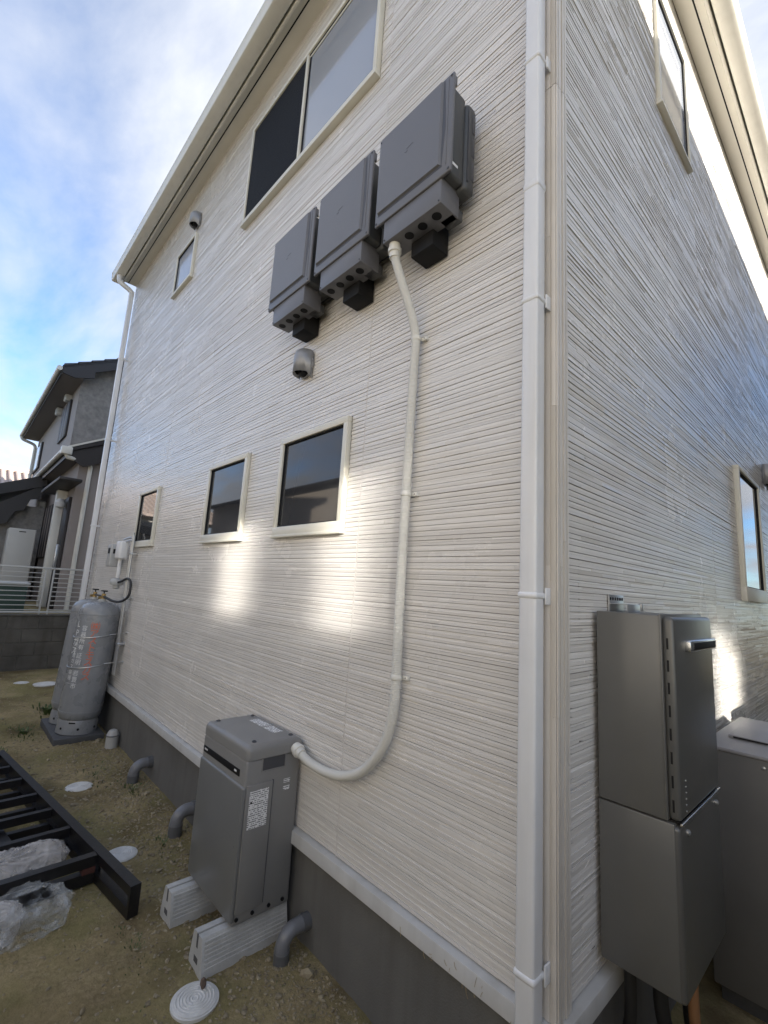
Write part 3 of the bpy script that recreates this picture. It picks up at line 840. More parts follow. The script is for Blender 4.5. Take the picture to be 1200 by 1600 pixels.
# ------------------------------------------------------------------ battery
bt = thing('battery_unit', 'grey battery cabinet standing on two pale blocks under the conduit', 'battery', (-1.535, -0.16, 0.14))
BX0, BX1, BY0, BY1, BZ0, BZ1 = -1.778, -1.295, -0.298, -0.012, 0.142, 0.865
b = MB(); b.rbox(BX0 + .004, BX1 - .004, BY0 + .003, BY1, BZ0, 0.802, 0.012, 3); body = b.build('body', M_batt, bt)
b = MB()
bm = bmesh.new(); bmesh.ops.create_cube(bm, size=1.0)
for v in bm.verts:
    v.co = Vector(((BX0 + BX1) / 2 + v.co.x * (BX1 - BX0 + .004), (BY0 + BY1) / 2 + v.co.y * (BY1 - BY0), (0.803 + BZ1) / 2 + v.co.z * (BZ1 - 0.803)))
top_e = [e for e in bm.edges if all(v.co.z > 0.85 for v in e.verts)]
vert_e = [e for e in bm.edges if abs(e.verts[0].co.z - e.verts[1].co.z) > 0.02 and e.verts[0].co.y < -0.1]
bmesh.ops.bevel(bm, geom=top_e + vert_e, offset=0.028, segments=5, profile=0.5, affect='EDGES')
b.bm(bm); cap = b.build('top_cover', M_batt, bt)
for x, y in ((-1.735, -0.245), (-1.345, -0.245), (-1.735, -0.05), (-1.345, -0.05)):
    s = MB(); s.lathe([(0.011, 0), (0.011, 0.004), (0.007, 0.006), (0.0065, 0.003)], (x, y, 0.8645), 14); s.build('screw', M_inv_dark, cap)
for xa, xb, lab in ((-1.665, -1.535, 'a'), (-1.52, -1.415, 'b')):
    b = MB(); b.quad_box(xa, xb, -0.105, -0.05, 0.8652, 0.8658); b.build('sticker', M_print_top, cap)
# front panel below the display line
b = MB(); b.rbox(BX0 + .002, BX1 - .002, BY0 - .006, BY0 + .02, BZ0 + .015, 0.695, 0.012, 3); fp = b.build('front_panel', M_batt2, bt)
b = MB(); b.rbox(BX0 + .018, BX1 - .062, BY0 - .0005, BY0 + .012, 0.722, 0.752, 0.003); ds = b.build('display_strip', M_black, bt)
for x, w_ in ((-1.742, .010), (-1.727, .006), (-1.715, .006), (-1.405, .022)):
    b = MB(); b.quad_box(x, x + w_, BY0 - .0012, BY0, 0.735, 0.743); b.build('display_mark', M_sticker, ds)
# recessed grip on the right side, groove, stickers, bolts
b = MB(); b.quad_box(BX1 - .0045, BX1 - .0032, -0.216, -0.098, 0.748, 0.799); gr = b.build('grip_recess', M_inv_dark, bt)
b = MB(); b.rbox(BX1 - .006, BX1 - .001, -0.220, -0.2145, 0.743, 0.802, 0.001); b.rbox(BX1 - .006, BX1 - .001, -0.0995, -0.094, 0.743, 0.802, 0.001); b.rbox(BX1 - .006, BX1 - .001, -0.2145, -0.0995, 0.743, 0.7482, 0.001); b.build('grip_edge', M_batt, gr)
b = MB(); b.rbox(BX1 - .006, BX1 + .006, BY0 + .012, -0.158, BZ0 + .05, 0.700, 0.003); sp_ = b.build('side_panel', M_batt, bt)
b = MB(); b.quad_box(BX1 - .0042, BX1 - .0034, -0.1578, -0.150, BZ0 + .05, 0.700); b.build('groove', M_inv_dark, bt)
b = MB(); b.quad_box(BX1 + .0062, BX1 + .0067, -0.272, -0.178, 0.520, 0.676); stk = b.build('sticker', M_print_side, sp_)
stk['label'] = 'large white notice sticker with lines of print'
b = MB(); b.lathe([(0.005, 0), (0.005, 0.0006)], (BX1 + .0068, -0.262, 0.628), 10, 'x'); b.build('sticker_dot', M_black, stk)
for z in (0.672, 0.640):
    b = MB(); b.quad_box(BX1 - .0038, BX1 - .0030, -0.096, -0.062, z, z + .017); b.build('sticker', M_print_side, bt)
for y in (-0.275, -0.20, -0.12, -0.05):
    b = MB(); b.lathe([(0.008, 0), (0.008, 0.006), (0.004, 0.007)], (BX1 - .004, y, BZ0 + .028), 8, 'x'); b.build('bolt', M_black, bt)

def support_block(xc, label):
    o = thing('support_block', label, 'block', (xc, -0.2, 0), 'pale blocks under the battery')
    b = MB()
    y0, y1, zt = -0.405, -0.005, 0.136
    b.prism([(xc - .066, -0.03), (xc + .066, -0.03), (xc + .066, 0.02), (xc + .042, zt - .006), (xc + .036, zt), (xc + .006, zt), (xc + .006, zt - .008), (xc - .006, zt - .008), (xc - .006, zt), (xc - .036, zt), (xc - .042, zt - .006), (xc - .066, 0.02)], 'y', y0, y1)
    bod = b.build('body', M_concrete, o)
    r_ = MB()
    for k in range(7):
        z = 0.025 + k * .015; xx = xc + .066 - (z - .02) * .2069
        r_.prism([(xx - .004, z), (xx + .0025, z + .002), (xx + .0015, z + .009), (xx - .004, z + .011)], 'y', y0 + .012, y1 - .01)
    r_.build('side_ribs', M_concrete, bod)
    h = MB(); h.quad_box(xc - .018, xc + .018, y0 - .001, y0 + .002, 0.03, 0.052); h.quad_box(xc - .007, xc + .007, y0 - .001, y0 + .002, 0.085, zt - .003); h.build('slot', M_slab, bod)
    return o
support_block(-1.365, 'pale ribbed block under the near end of the battery, beside the round lid')
support_block(-1.728, 'pale ribbed block under the far end of the battery')

# ------------------------------------------------------------------ drain elbows, vent post, lids
def elbow(x, z, r, label, yout=-0.085):
    t = thing('drain_elbow', label, 'drain pipe', (x, yout, 0), 'drain elbows along the foundation')
    b = MB(); b.tube([(x, 0.03, z), (x, -0.015, z)], r * 1.12, 20); b.build('socket', M_pvc2, t)
    path = [(x, -0.010, z), (x, -0.020, z)]
    R0 = 0.062
    for k in range(9):
        a = math.pi / 2 * k / 8
        path.append((x, yout + R0 - 0.02 - R0 * math.sin(a) , z - R0 + R0 * math.cos(a)))
    yb = path[-1][1]
    path.append((x, yb, z - R0 - .02))
    b = MB(); b.tube(path, r, 20); b.build('bend', M_pvc, t)
    b = MB(); b.tube([(x, yb, z - R0 + .004), (x, yb, z - R0 - .014)], r * 1.06, 20); b.build('collar', M_pvc, t)
    b = MB(); b.tube([(x, yb, z - R0 - .010), (x, yb, -0.06)], r * 1.1, 20); b.build('riser', M_pvc2, t)
    return t
elbow(-3.40, 0.130, 0.038, 'grey drain elbow between the vent post and the battery')
elbow(-2.47, 0.125, 0.038, 'grey drain elbow partly hidden behind the battery')
elbow(-1.185, 0.112, 0.031, 'small grey drain elbow on the near side of the battery')
vp = thing('vent_post', 'small grey capped vent post beside the gas cylinder', 'vent', (-4.32, -0.045, 0))
b = MB(); b.lathe([(0.052, -0.05), (0.052, 0.11), (0.050, 0.112), (0.047, 0.125), (0.034, 0.148), (0.016, 0.156), (0.004, 0.157)], (-4.32, -0.045, 0), 24); b.build('cap', M_meter, vp)
b = MB(); b.lathe([(0.055, 0.0), (0.055, 0.012)], (-4.32, -0.045, 0.098), 24); b.build('rim', M_pvc, vp)
def lid(x, y, r, label, tilt=0.0):
    t = thing('manhole_cover', label, 'manhole cover', (x, y, gz(x, y) + 0.004), 'round covers in the yard')
    z = gz(x, y) - .003
    b = MB(); b.lathe([(r * 1.06, -0.03), (r * 1.06, 0.008), (r * 1.0, 0.009)], (x, y, z), 40); b.build('rim', M_lid, t)
    b = MB(); b.lathe([(r * .975, 0.0), (r * .975, 0.0115), (r * .95, 0.0125)], (x, y, z), 40); dk = b.build('disc', M_lid, t)
    b = MB()
    for k in range(1, 7):
        rr = r * 0.14 * k
        pth = []
        n = 40
        for q in range(n):
            a0, a1 = 2 * math.pi * q / n, 2 * math.pi * (q + 1) / n
            if k % 2 == 0 and q % 5 == 0: continue
            i0 = len(b.v)
            for a in (a0, a1):
                for rad, zz_ in ((rr - .0035, .0123), (rr, .0148), (rr + .0035, .0123)):
                    b.v.append((x + rad * math.cos(a), y + rad * math.sin(a), z + zz_))
            b.f += [(i0, i0 + 3, i0 + 4, i0 + 1), (i0 + 1, i0 + 4, i0 + 5, i0 + 2)]
    b.build('raised_rings', M_lid, dk)
    return t
lid(-1.222, -0.458, 0.083, 'round lid with a brown stone on it, nearest the camera')
lid(-2.43, -0.418, 0.080, 'round lid half under the end of the black steel frame')
lid(-3.535, -0.436, 0.084, 'round pale lid between the steel frame and the far drain elbow')
lid(-7.42, -0.16, 0.14, 'larger white lid behind the gas cylinders')
lid(-7.66, -0.41, 0.085, 'small round lid far back near the block wall')
bm = bmesh.new(); bmesh.ops.create_icosphere(bm, subdivisions=3, radius=1)
for v in bm.verts:
    d = 1 + .22 * noise.noise(v.co * 1.7) + .07 * noise.noise(v.co * 5)
    v.co = Vector((-1.247 + v.co.x * .013 * d, -0.418 + v.co.y * .011 * d, 0.028 + gz(-1.22, -.46) + v.co.z * .019 * d))
b = MB(); b.bm(bm); tag(b.build('stone', M_stone, None), 'brown stone standing on the nearest round lid', 'stone')

# ------------------------------------------------------------------ gas cylinders and meter
slab = MB(); slab.rbox(-5.42, -4.60, -0.455, -0.045, -0.02, 0.05, 0.006)
tag(slab.build('cylinder_slab', M_slab, None), 'dark grey slab under the gas cylinders', 'slab')
def text_mesh(s, size):
    cu = bpy.data.curves.new('t', 'FONT'); cu.body = s; cu.size = size; cu.align_x = 'CENTER'; cu.align_y = 'CENTER'; cu.resolution_u = 2
    o = bpy.data.objects.new('t', cu); col.objects.link(o)
    dg = bpy.context.evaluated_depsgraph_get(); dg.update()
    me = bpy.data.meshes.new_from_object(o.evaluated_get(dg)); bpy.data.objects.remove(o)
    bm = bmesh.new(); bm.from_mesh(me); bpy.data.meshes.remove(me)
    bmesh.ops.subdivide_edges(bm, edges=[e for e in bm.edges if e.calc_length() > size * .25], cuts=2)
    return bm
CR, CZ = 0.186, 0.05
def column(parent, cx, cy, chars, ang, ztop, size, step, m, name, blank=None):
    b = MB(); z = ztop
    for ch in chars:
        if ch != ' ':
            bm = text_mesh(ch, size)
            for v in bm.verts:
                a = ang + v.co.x / CR
                rr = CR + 0.0012
                v.co = Vector((cx + rr * math.cos(a), cy + rr * math.sin(a), z + v.co.y))
            b.bm(bm)
        z -= step
    if b.v: return b.build(name, m, parent, smooth=0)
def cylinder(cx, cy, label, writing):
    t = thing('gas_cylinder', label, 'gas cylinder', (cx, cy, 0.05), 'gas cylinders on the slab')
    b = MB(); b.lathe([(0.05, 0.10), (0.13, 0.108), (0.165, 0.13), (0.180, 0.16), (CR, 0.19), (CR, 0.186 + .002), (CR, 1.125), (0.184, 1.145), (0.178, 1.170), (0.162, 1.200), (0.135, 1.223), (0.095, 1.240), (0.055, 1.247), (0.045, 1.25)], (cx, cy, CZ), 48); body = b.build('body', M_cyl, t)
    for zb in (0.205, 1.12):
        b = MB(); b.lathe([(CR - .001, -.004), (CR + .0025, -.002), (CR + .0025, .002), (CR - .001, .004)], (cx, cy, CZ + zb), 48); b.build('weld_seam', M_cyl, body)
    b = MB(); b.lathe([(0.168, 0.0), (0.175, 0.004), (0.172, 0.10), (0.160, 0.135)], (cx, cy, CZ), 48); sk = b.build('foot_ring', M_cyl, t)
    for a in (-0.15, -1.05, 0.75):
        h = MB(); px, py = cx + .1745 * math.cos(a), cy + .1745 * math.sin(a)
        h.tube([(px, py, CZ + .055), (px + .002 * math.cos(a), py + .002 * math.sin(a), CZ + .055)], 0.011, 10); h.build('drain_hole', M_black, sk)
    h = MB()
    for q in range(8):
        a0, a1 = -0.65 + q * .04, -0.65 + (q + 1) * .04 
        i0 = len(h.v)
        for a in (a0, a1):
            for z_ in (.104, .116): h.v.append((cx + .1735 * math.cos(a), cy + .1735 * math.sin(a), CZ + z_))
        h.f.append((i0, i0 + 2, i0 + 3, i0 + 1))
    h.build('vent_slot', M_black, sk)
    b = MB(); b.lathe([(0.045, 0), (0.045, 0.012), (0.030, 0.014), (0.030, 0.03)], (cx, cy, CZ + 1.245), 20); b.build('neck_ring', M_meter, t)
    v = MB(); v.tube([(cx, cy, CZ + 1.265), (cx, cy, CZ + 1.327)], 0.019, 12); v.tube([(cx - .04, cy, CZ + 1.30), (cx + .045, cy, CZ + 1.30)], 0.015, 10); v.tube([(cx, cy - .045, CZ + 1.285), (cx, cy + .02, CZ + 1.285)], 0.014, 10); vv = v.build('valve', M_brass, t)
    v = MB(); v.lathe([(0.006, 0), (0.006, .02), (0.030, .022), (0.033, .028), (0.030, .034), (0.006, .034)], (cx, cy, CZ + 1.327), 8); v.build('hand_wheel', M_black, vv)
    if writing:
        column(t, cx, cy, '㈱アストモスガス', -0.30, 1.06, 0.082, 0.068, M_orange, 'orange_lettering')
        for txt, zt in (('容器所有', 1.035), ('証明', 0.775), ('岩豊市', 0.615)): column(t, cx, cy, txt, -0.80, zt, 0.056, 0.060, M_white, 'white_lettering')
        column(t, cx, cy, 'LPガス', -1.22, 1.07, 0.085, 0.085, M_white, 'white_lettering')
        column(t, cx, cy, '燃焼注意ガス容器一', -1.13, 0.93, 0.045, 0.052, M_white, 'white_lettering')
    t.rotation_euler = (-0.040, 0.012, 0)
    return t
cylinder(-4.825, -0.242, 'grey gas cylinder with orange lettering standing nearer the camera', True)
cylinder(-5.215, -0.242, 'grey gas cylinder half hidden behind the lettered one', False)
ch = thing('retaining_chain', 'two thin chains holding the gas cylinders to the wall', 'chain', (-4.64, -0.2, 0.7))
for z, sag in ((0.98, 0.03), (0.70, 0.035)):
    path = []
    for k in range(17):
        a = -math.pi * .95 + (math.pi * .95 + 0.55) * k / 16
        path.append((-4.825 + .012 * z + (CR + .006) * math.cos(a), -0.242 + .04 * z + (CR + .006) * math.sin(a), z - sag * math.sin(math.pi * k / 16)))
    path.append((-4.52, 0.004, z + .03))
    b = MB()
    P = smooth_path(path, 3)
    b.tube(P, 0.0045, 6); b.build('chain_run', M_galv, ch)
    b = MB(); b.lathe([(0.014, 0), (0.014, -.01), (0.006, -.016)], (-4.515, 0.006, z + .03), 10, 'y'); b.build('wall_hook', M_galv, ch)
gm = thing('gas_meter', 'grey gas meter and regulator piped up the wall above the cylinders', 'gas meter', (-4.8, -0.06, 1.3))
b = MB(); b.rbox(-5.16, -4.99, -0.145, -0.05, 1.66, 1.90, 0.012, 3); bx_ = b.build('meter_box', M_meter, gm)
b = MB(); b.quad_box(-4.9895, -4.989, -0.125, -0.075, 1.80, 1.85); b.quad_box(-5.12, -5.03, -0.1465, -0.1455, 1.80, 1.86); b.build('meter_window', M_black, bx_)
b = MB(); b.rbox(-4.87, -4.70, -0.135, -0.045, 1.74, 1.93, 0.02, 3); b.build('pressure_box', M_sticker, gm)
b = MB(); b.tube(smooth_path([(-4.80, -0.09, 1.75), (-4.80, -0.09, 1.66), (-4.79, -0.09, 1.60), (-4.80, -0.09, 1.55)], 4), 0.018, 10); b.build('hose_tail', M_sticker, gm)
b = MB(); b.lathe([(0.02, -.035), (0.06, -.03), (0.068, -.008), (0.068, .008), (0.055, .03), (0.02, .04)], (-4.80, -0.09, 1.50), 22); b.lathe([(0.02, 0), (.034, .01), (.034, .04), (.02, .05)], (-4.80, -.09, 1.43), 16); b.build('regulator', M_meter, gm)
for dx, top in ((0.0, 1.96), (0.045, 1.93)):
    b = MB(); b.tube(smooth_path([(-4.60 + dx, -0.05, 0.60), (-4.60 + dx, -0.05, top - .05), (-4.60 + dx, -0.05, top - .01), (-4.615 + dx, -0.055, top + .005), (-4.66 + dx, -0.07, top + .005), (-4.78, -0.085, top - .01)], 5), 0.011, 10); b.build('riser_pipe', M_galv, gm)
for z in (0.9, 1.35, 1.8):
    b = MB(); b.rbox(-4.62, -4.535, -0.066, 0.008, z - .012, z + .012, 0.003); b.build('pipe_clip', M_galv, gm)
b = MB(); b.tube(smooth_path([(-4.77, -0.190, 1.348), (-4.68, -0.18, 1.335), (-4.57, -0.15, 1.315), (-4.46, -0.11, 1.32), (-4.39, -0.07, 1.37), (-4.385, -0.06, 1.46), (-4.43, -0.06, 1.525), (-4.52, -0.07, 1.545), (-4.62, -0.08, 1.52), (-4.74, -.09, 1.50)], 8), 0.012, 10); b.build('gas_hose', M_rubber, gm)
b = MB(); b.tube([(-5.16, -.19, 1.35), (-4.84, -.19, 1.35)], 0.009, 8); b.build('connecting_pipe', M_rubber, gm)

# ------------------------------------------------------------------ black steel frame and bags
A = Vector((-1.845, -0.490, 0)); B_ = Vector((-4.24, -0.848, 0))
dirv = (B_ - A).normalized(); perp = Vector((0.03, -1.0, 0)).normalized()
sf = thing('steel_frame', 'long black welded steel ladder frame lying on the dirt', 'steel frame', (-3.0, -1.0, 0))
WID = 1.45
def rail(off, label=None):
    a, c = A + perp * off, B_ + perp * off
    for z in (0.118, 0.024):
        b = MB(); b.bar(a + Vector((0, 0, z + .0)), c + Vector((0, 0, z)), 0.048, 0.044); b.build('rail', M_steelblk, sf)
    b = MB(); b.bar(a + dirv * .40 + Vector((0, 0, .0715)), c + Vector((0, 0, .0715)), 0.010, 0.050); b.build('rail_web', M_steelblk, sf)
    b = MB(); b.bar(a + dirv * -.004 + Vector((0, 0, 0.0715)), a + dirv * .012 + Vector((0, 0, 0.0715)), 0.050, 0.138); b.build('end_plate', M_steelblk, sf)
rail(0.026); rail(WID)
ds_ = [0.405, 0.79, 1.10, 1.39, 1.72, 2.02, 2.36]
for i, d in enumerate(ds_):
    p0 = A + dirv * d + perp * 0.052; p1 = A + dirv * d + perp * (WID - .026)
    for z, h, w_ in (((0.112, 0.050, 0.045), (0.034, 0.052, 0.045)) if i in (0, 6) else ((0.112, 0.046, 0.036), (0.03, 0.046, 0.036))):
        b = MB(); b.bar(p0 + Vector((0, 0, z)), p1 + Vector((0, 0, z)), w_, h); b.build('crossbar', M_steelblk, sf)
    if i == 0:
        b = MB(); b.bar(p0 + Vector((0, 0, 0.072)), p0 + perp * .06 + Vector((0, 0, 0.072)), 0.05, 0.028); b.build('weld_gusset', M_rust, sf)
b = MB()
for d in (0.55,):
    pa, pc = A + dirv * .45 + perp * .30, B_ + perp * .30
    b.bar(pa + Vector((0, 0, 0.066)), pc + Vector((0, 0, 0.066)), 0.05, 0.018)
b.build('stringer', M_steelblk, sf)
def bag(c, r, label, m, seed, amp=0.16, knot=None):
    bm = bmesh.new(); bmesh.ops.create_icosphere(bm, subdivisions=6, radius=1)
    off = Vector((seed * 3.7, seed * 1.3, seed * 2.1)); kn = Vector(knot or (0.3, -0.6, 0.8)).normalized()
    e1 = kn.orthogonal().normalized(); e2 = kn.cross(e1)
    for v in bm.verts:
        n_ = v.co.normalized()
        az = math.atan2(n_.dot(e1), n_.dot(e2)); pol = n_.dot(kn)
        # folds radiate from the gathered neck, softening away from it
        fold = abs(noise.noise(Vector((math.cos(az) * 2.6, math.sin(az) * 2.6, pol * .7)) + off)) + .5 * abs(noise.noise(Vector((math.cos(az) * 6, math.sin(az) * 6, pol * 1.4)) + off))
        big = noise.noise(n_ * 1.1 + off)
        rg = (1 - abs(noise.noise(n_ * 2.2 + off * 2))) ** 5 + .6 * (1 - abs(noise.noise(n_ * 4.7 + off))) ** 6
        d = 1 + .20 * big - amp * fold * (0.35 + .5 * max(0, pol)) + amp * .22 * rg
        x, y, z = n_.x * r[0] * d, n_.y * r[1] * d, n_.z * r[2] * d
        z = max(z, -r[2] * .35 + .008 * noise.noise(n_ * 4 + off))
        v.co = Vector((c[0] + x, c[1] + y, c[2] + r[2] * .36 + z))
    b = MB(); b.bm(bm); o = b.build('plastic_bag', m, None, smooth=60)
    return tag(o, label, 'bag', 'plastic bags by the steel frame')
bag((-2.09, -0.90, 0.0), (0.17, 0.175, 0.10), 'clear crumpled plastic bag in front of the first crossbar', M_bag_clear, 1, .45, (-.2, .5, .8))
bag((-2.44, -0.90, 0.0), (0.14, 0.20, 0.13), 'milky white plastic bag bulging up between the crossbars', M_bag_white, 2, 0.3)
bag((-2.06, -1.03, 0.0), (0.09, 0.11, 0.11), 'milky plastic bag at the left edge beside the clear one', M_bag_white, 3, 0.3)

# ------------------------------------------------------------------ water heater and outdoor unit on the side wall
ht = thing('water_heater', 'grey wall-hung water heater with a matching pipe cover below', 'water heater', (0.12, 0.5, 0.51))
HY0, HY1, HD = 0.265, 0.735, 0.224
b = MB(); b.rbox(0.012, HD - .012, HY0, HY1, 0.972, 1.568, 0.004); up = b.build('upper_case', M_heater, ht)
b = MB(); b.rbox(HD - .0125, HD + .022, HY0 + .004, HY1 - .004, 0.976, 1.565, 0.014, 4); fr_ = b.build('front_door', M_heater2, ht)
b = MB(); b.rbox(HD - .017, HD - .011, HY0 - .003, HY1 + .003, 0.974, 1.572, 0.0025); b.build('door_rim', M_heater, ht)
for k in range(8):
    z = 1.00 + k * .0665
    b = MB(); b.quad_box(HD + .0005, HD + .0062, HY0 + .0034, HY0 + .0060, z, z + .034); b.build('air_slot', M_black, fr_)
for k in range(6):
    b = MB(); b.rbox(HD + .0215, HD + .0245, HY0 + .055, HY0 + .061, 0.995 + k * .017, 0.999 + k * .017, 0.001); b.build('vent_hole', M_galv, fr_)
ex = MB(); ex.rbox(HD + .012, HD + .040, HY0 + .115, HY1 - .03, 1.455, 1.492, 0.007, 3); exo = ex.build('exhaust_outlet', M_steel, ht)
b = MB(); b.rbox(HD + .036, HD + .0415, HY0 + .15, HY1 - .045, 1.461, 1.484, 0.002); b.build('outlet_mouth', M_black, exo)
b = MB(); b.rbox(0.010, HD + .004, HY0 + .002, HY1 - .002, 0.512, 0.967, 0.004); lo = b.build('pipe_cover', M_heater, ht)
b = MB(); b.rbox(HD - .02, HD + .018, HY0 + .004, HY1 - .004, 0.506, 0.962, 0.014, 4); lo2 = b.build('pipe_cover_door', M_heater2, ht)
for y in (HY0 + .07, HY1 - .06):
    b = MB(); b.lathe([(0.008, 0), (0.008, .006), (.004, .009)], (HD + .018, y, 0.935), 10, 'x'); b.build('screw', M_galv, lo2)
b = MB(); b.rbox(0.004, HD + .015, HY0 + .02, HY1 - .02, 0.9665, 0.9725, 0.002); b.build('gap_seal', M_black, ht)
b = MB(); b.rbox(HD + .0165, HD + .024, HY0 + .01, HY1 - .006, 0.966, 0.973, 0.002); b.build('bright_edge', M_steel, ht)
b = MB(); b.rbox(0.0, 0.004, 0.40, 0.54, 1.54, 1.628, 0.001); b.rbox(0.004, 0.062, 0.405, 0.535, 1.5935, 1.5965, 0.001); b.rbox(0.0625, 0.065, 0.405, 0.535, 1.568, 1.5965, 0.001)
br = b.build('wall_bracket', M_galv, ht)
for k in range(6):
    h = MB(); h.lathe([(0.006, 0), (0.006, .0012)], (0.0041, 0.412 + k * .0225, 1.613), 10, 'x'); h.build('bracket_hole', M_black, br)
b = MB(); b.rbox(0.0, 0.012, HY1 - .02, HY1 + .0, 1.57, 1.60, 0.002); b.build('rear_tab', M_galv, ht)
for (x, y, r, m_, ztop) in ((0.06, 0.36, .018, M_rubber, .512), (0.12, 0.45, .022, M_rubber, .512), (0.19, 0.52, .016, M_copper, .512), (0.15, 0.62, .020, M_rubber, .512), (0.07, 0.62, .018, M_pvc2, .512)):
    b = MB(); b.tube(smooth_path([(x, y, ztop), (x, y, .35), (x + .02 * math.sin(y * 30), y + .03, .22), (x + .03, y + .02, -.02)], 6), r, 12); b.build('pipe', m_, ht)
ou = thing('outdoor_unit', 'low grey-brown outdoor unit standing behind the water heater', 'outdoor unit', (0.3, 1.5, 0))
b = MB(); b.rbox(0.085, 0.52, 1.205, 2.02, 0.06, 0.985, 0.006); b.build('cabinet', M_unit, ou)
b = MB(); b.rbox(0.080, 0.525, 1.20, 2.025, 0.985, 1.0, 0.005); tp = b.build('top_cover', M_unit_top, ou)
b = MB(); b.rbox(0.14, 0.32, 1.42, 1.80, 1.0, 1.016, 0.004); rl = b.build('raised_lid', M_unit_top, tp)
b = MB(); b.quad_box(0.16, 0.30, 1.4185, 1.4195, 1.004, 1.012); b.build('lid_seam', M_black, rl)
for x in (0.12, 0.30, 0.49):
    b = MB(); b.lathe([(0.007, 0), (0.007, -.005), (.003, -.007)], (x, 1.205, 0.955), 10, 'y'); b.build('screw', M_galv, ou)
for y in (1.25, 1.93):
    b = MB(); b.rbox(0.10, 0.50, y, y + .05, -0.02, 0.06, 0.004); b.build('foot', M_slab, ou)
b = MB(); b.rbox(0.22, 0.36, 2.12, 2.5, 0.2, 1.03, 0.01); sb2 = b.build('side_box', M_meter, None); tag(sb2, 'pale metal box at the right edge beyond the outdoor unit', 'box')

# ------------------------------------------------------------------ block wall and railing at the far boundary
bw = thing('block_wall', 'low stained concrete block wall below the white railing', 'wall', (-8.75, 0, 0))
WX = -8.65; WTOP = 0.835
b = MB(); b.quad_box(WX - .14, WX - .008, -7.0, 4.0, -0.3, WTOP - .004); b.build('core', M_mortar, bw)
UB = bpy.data.meshes.new('block'); t_ = MB().rbox(0, 0.012, 0, 0.392, 0, 0.198, 0.004, 1); UB.from_pydata(t_.v, [], t_.f); UB.materials.append(M_block)
UB.shade_smooth(); UB.set_sharp_from_angle(angle=R(35))
for r_ in range(5):
    z = WTOP - 0.206 * (r_ + 1)
    y = -7.0 + (0.2 if r_ % 2 else 0.0)
    while y < 3.6:
        o = bpy.data.objects.new('block', UB); col.objects.link(o); o.parent = bw
        o.location = (WX - .008 + random.uniform(0, .002) + 8.75, y, z + .004); y += 0.4
b = MB(); b.rbox(WX - .17, WX + .02, -7.05, 4.05, WTOP, WTOP + .02, 0.005); b.build('coping', M_block, bw)
rf = thing('railing', 'white metal railing with thin horizontal bars on the block wall', 'railing', (-8.7, 0, 0.86))
FX = WX - .07
seg = [(-6.9 + 1.32 * k, -6.9 + 1.32 * (k + 1) - .11) for k in range(0, 9)]
sh = -0.165 - seg[5][0] + .11 - 0.0
seg = [(a + (-0.11 - seg[5][0]), c + (-0.11 - seg[5][0])) for a, c in seg]
for a, c in seg:
    for y in (a, c):
        b = MB(); b.rbox(FX - .012, FX + .012, y - .011, y + .011, 0.855, 1.60, 0.003); b.build('post', M_fence, rf)
    b = MB(); b.rbox(FX - .007, FX + .007, (a + c) / 2 - .007, (a + c) / 2 + .007, 0.92, 1.56, 0.002); b.build('upright', M_fence, rf)
    for k in range(9):
        z = 0.925 + k * .074
        b = MB(); b.rbox(FX - .007, FX + .007, a + .011, c - .011, z - .0065, z + .0065, 0.002); b.build('bar', M_fence, rf)
b = MB(); b.rbox(FX - .02, FX + .02, -7, 4, 1.585, 1.615, 0.006); b.build('top_rail', M_fence, rf)
b = MB(); b.rbox(FX - .016, FX + .016, -7, 4, 0.875, 0.905, 0.006); b.build('bottom_rail', M_fence, rf)

# ------------------------------------------------------------------ neighbouring house beyond the railing
b = MB(); b.quad_box(-60, WX - .142, -30, 30, -0.2, 0.80); tag(b.build('terrace', M_ground, None), kind='structure', label='raised ground behind the block wall')
nh = thing('neighbour_house', 'grey-brown house with dark roofs beyond the railing', 'house', (-13, 2, 0.8))
b = MB(); b.quad_box(-19.2, -12.0, 0.22, 6.2, 4.0, 6.02); b.build('upper_wall', M_nwall, nh)
b = MB(); b.quad_box(-12.0, -11.985, 0.222, 6.2, 4.0, 6.25)
b.prism([(0.222, 6.25), (6.2, 6.25), (3.2, 7.75)], 'x', -12.0, -11.985); b.build('gable_wall', M_ntile, nh)
b = MB(); b.quad_box(-19.2, -10.6, 0.26, 6.2, 0.7, 4.0); b.build('lower_wall', M_nwall, nh)
def gable_roof(name, par, x0, x1, yl, zl, yr, zrg, th, m, over_y2):
    b = MB()
    b.prism([(yl, zl), (yr, zrg), (over_y2, zl), (over_y2, zl - .02), (yr, zrg - th), (yl, zl - th * .55)], 'x', x0, x1)
    return b.build(name, m, par)
rf1 = gable_roof('upper_roof', nh, -19.4, -11.62, -0.22, 6.17, 3.2, 8.0, 0.10, M_ndark, 6.7)
b = MB()
for k in range(14):      # stepped roof tiles along the verge
    y = -0.2 + k * .25; z = 6.175 + k * .25 * .535
    b.prism([(y, z - .02), (y + .27, z + .125), (y + .27, z + .150), (y, z + .035)], 'x', -11.75, -11.60)
b.build('verge_tiles', M_roof, rf1)
b = MB(); b.prism([(-0.20, 6.13), (3.2, 7.95), (3.2, 7.72), (0.42, 6.23), (0.42, 6.08), (0.05, 5.96), (-0.20, 6.0)], 'x', -11.68, -11.63); b.build('bargeboard', M_ndark, rf1)
b = MB(); b.quad_box(-19.3, -11.69, -0.20, 0.219, 5.985, 6.015); b.build('soffit', M_nsoff, rf1)
b = MB(); b.quad_box(-19.3, -11.69, -0.225, -0.202, 5.97, 6.12); b.build('fascia', M_ndark, rf1)
b = MB(); b.tube([(-19.35, -0.27, 6.08), (-11.60, -0.27, 6.08)], 0.055, 12); b.build('gutter', M_gutter, rf1)
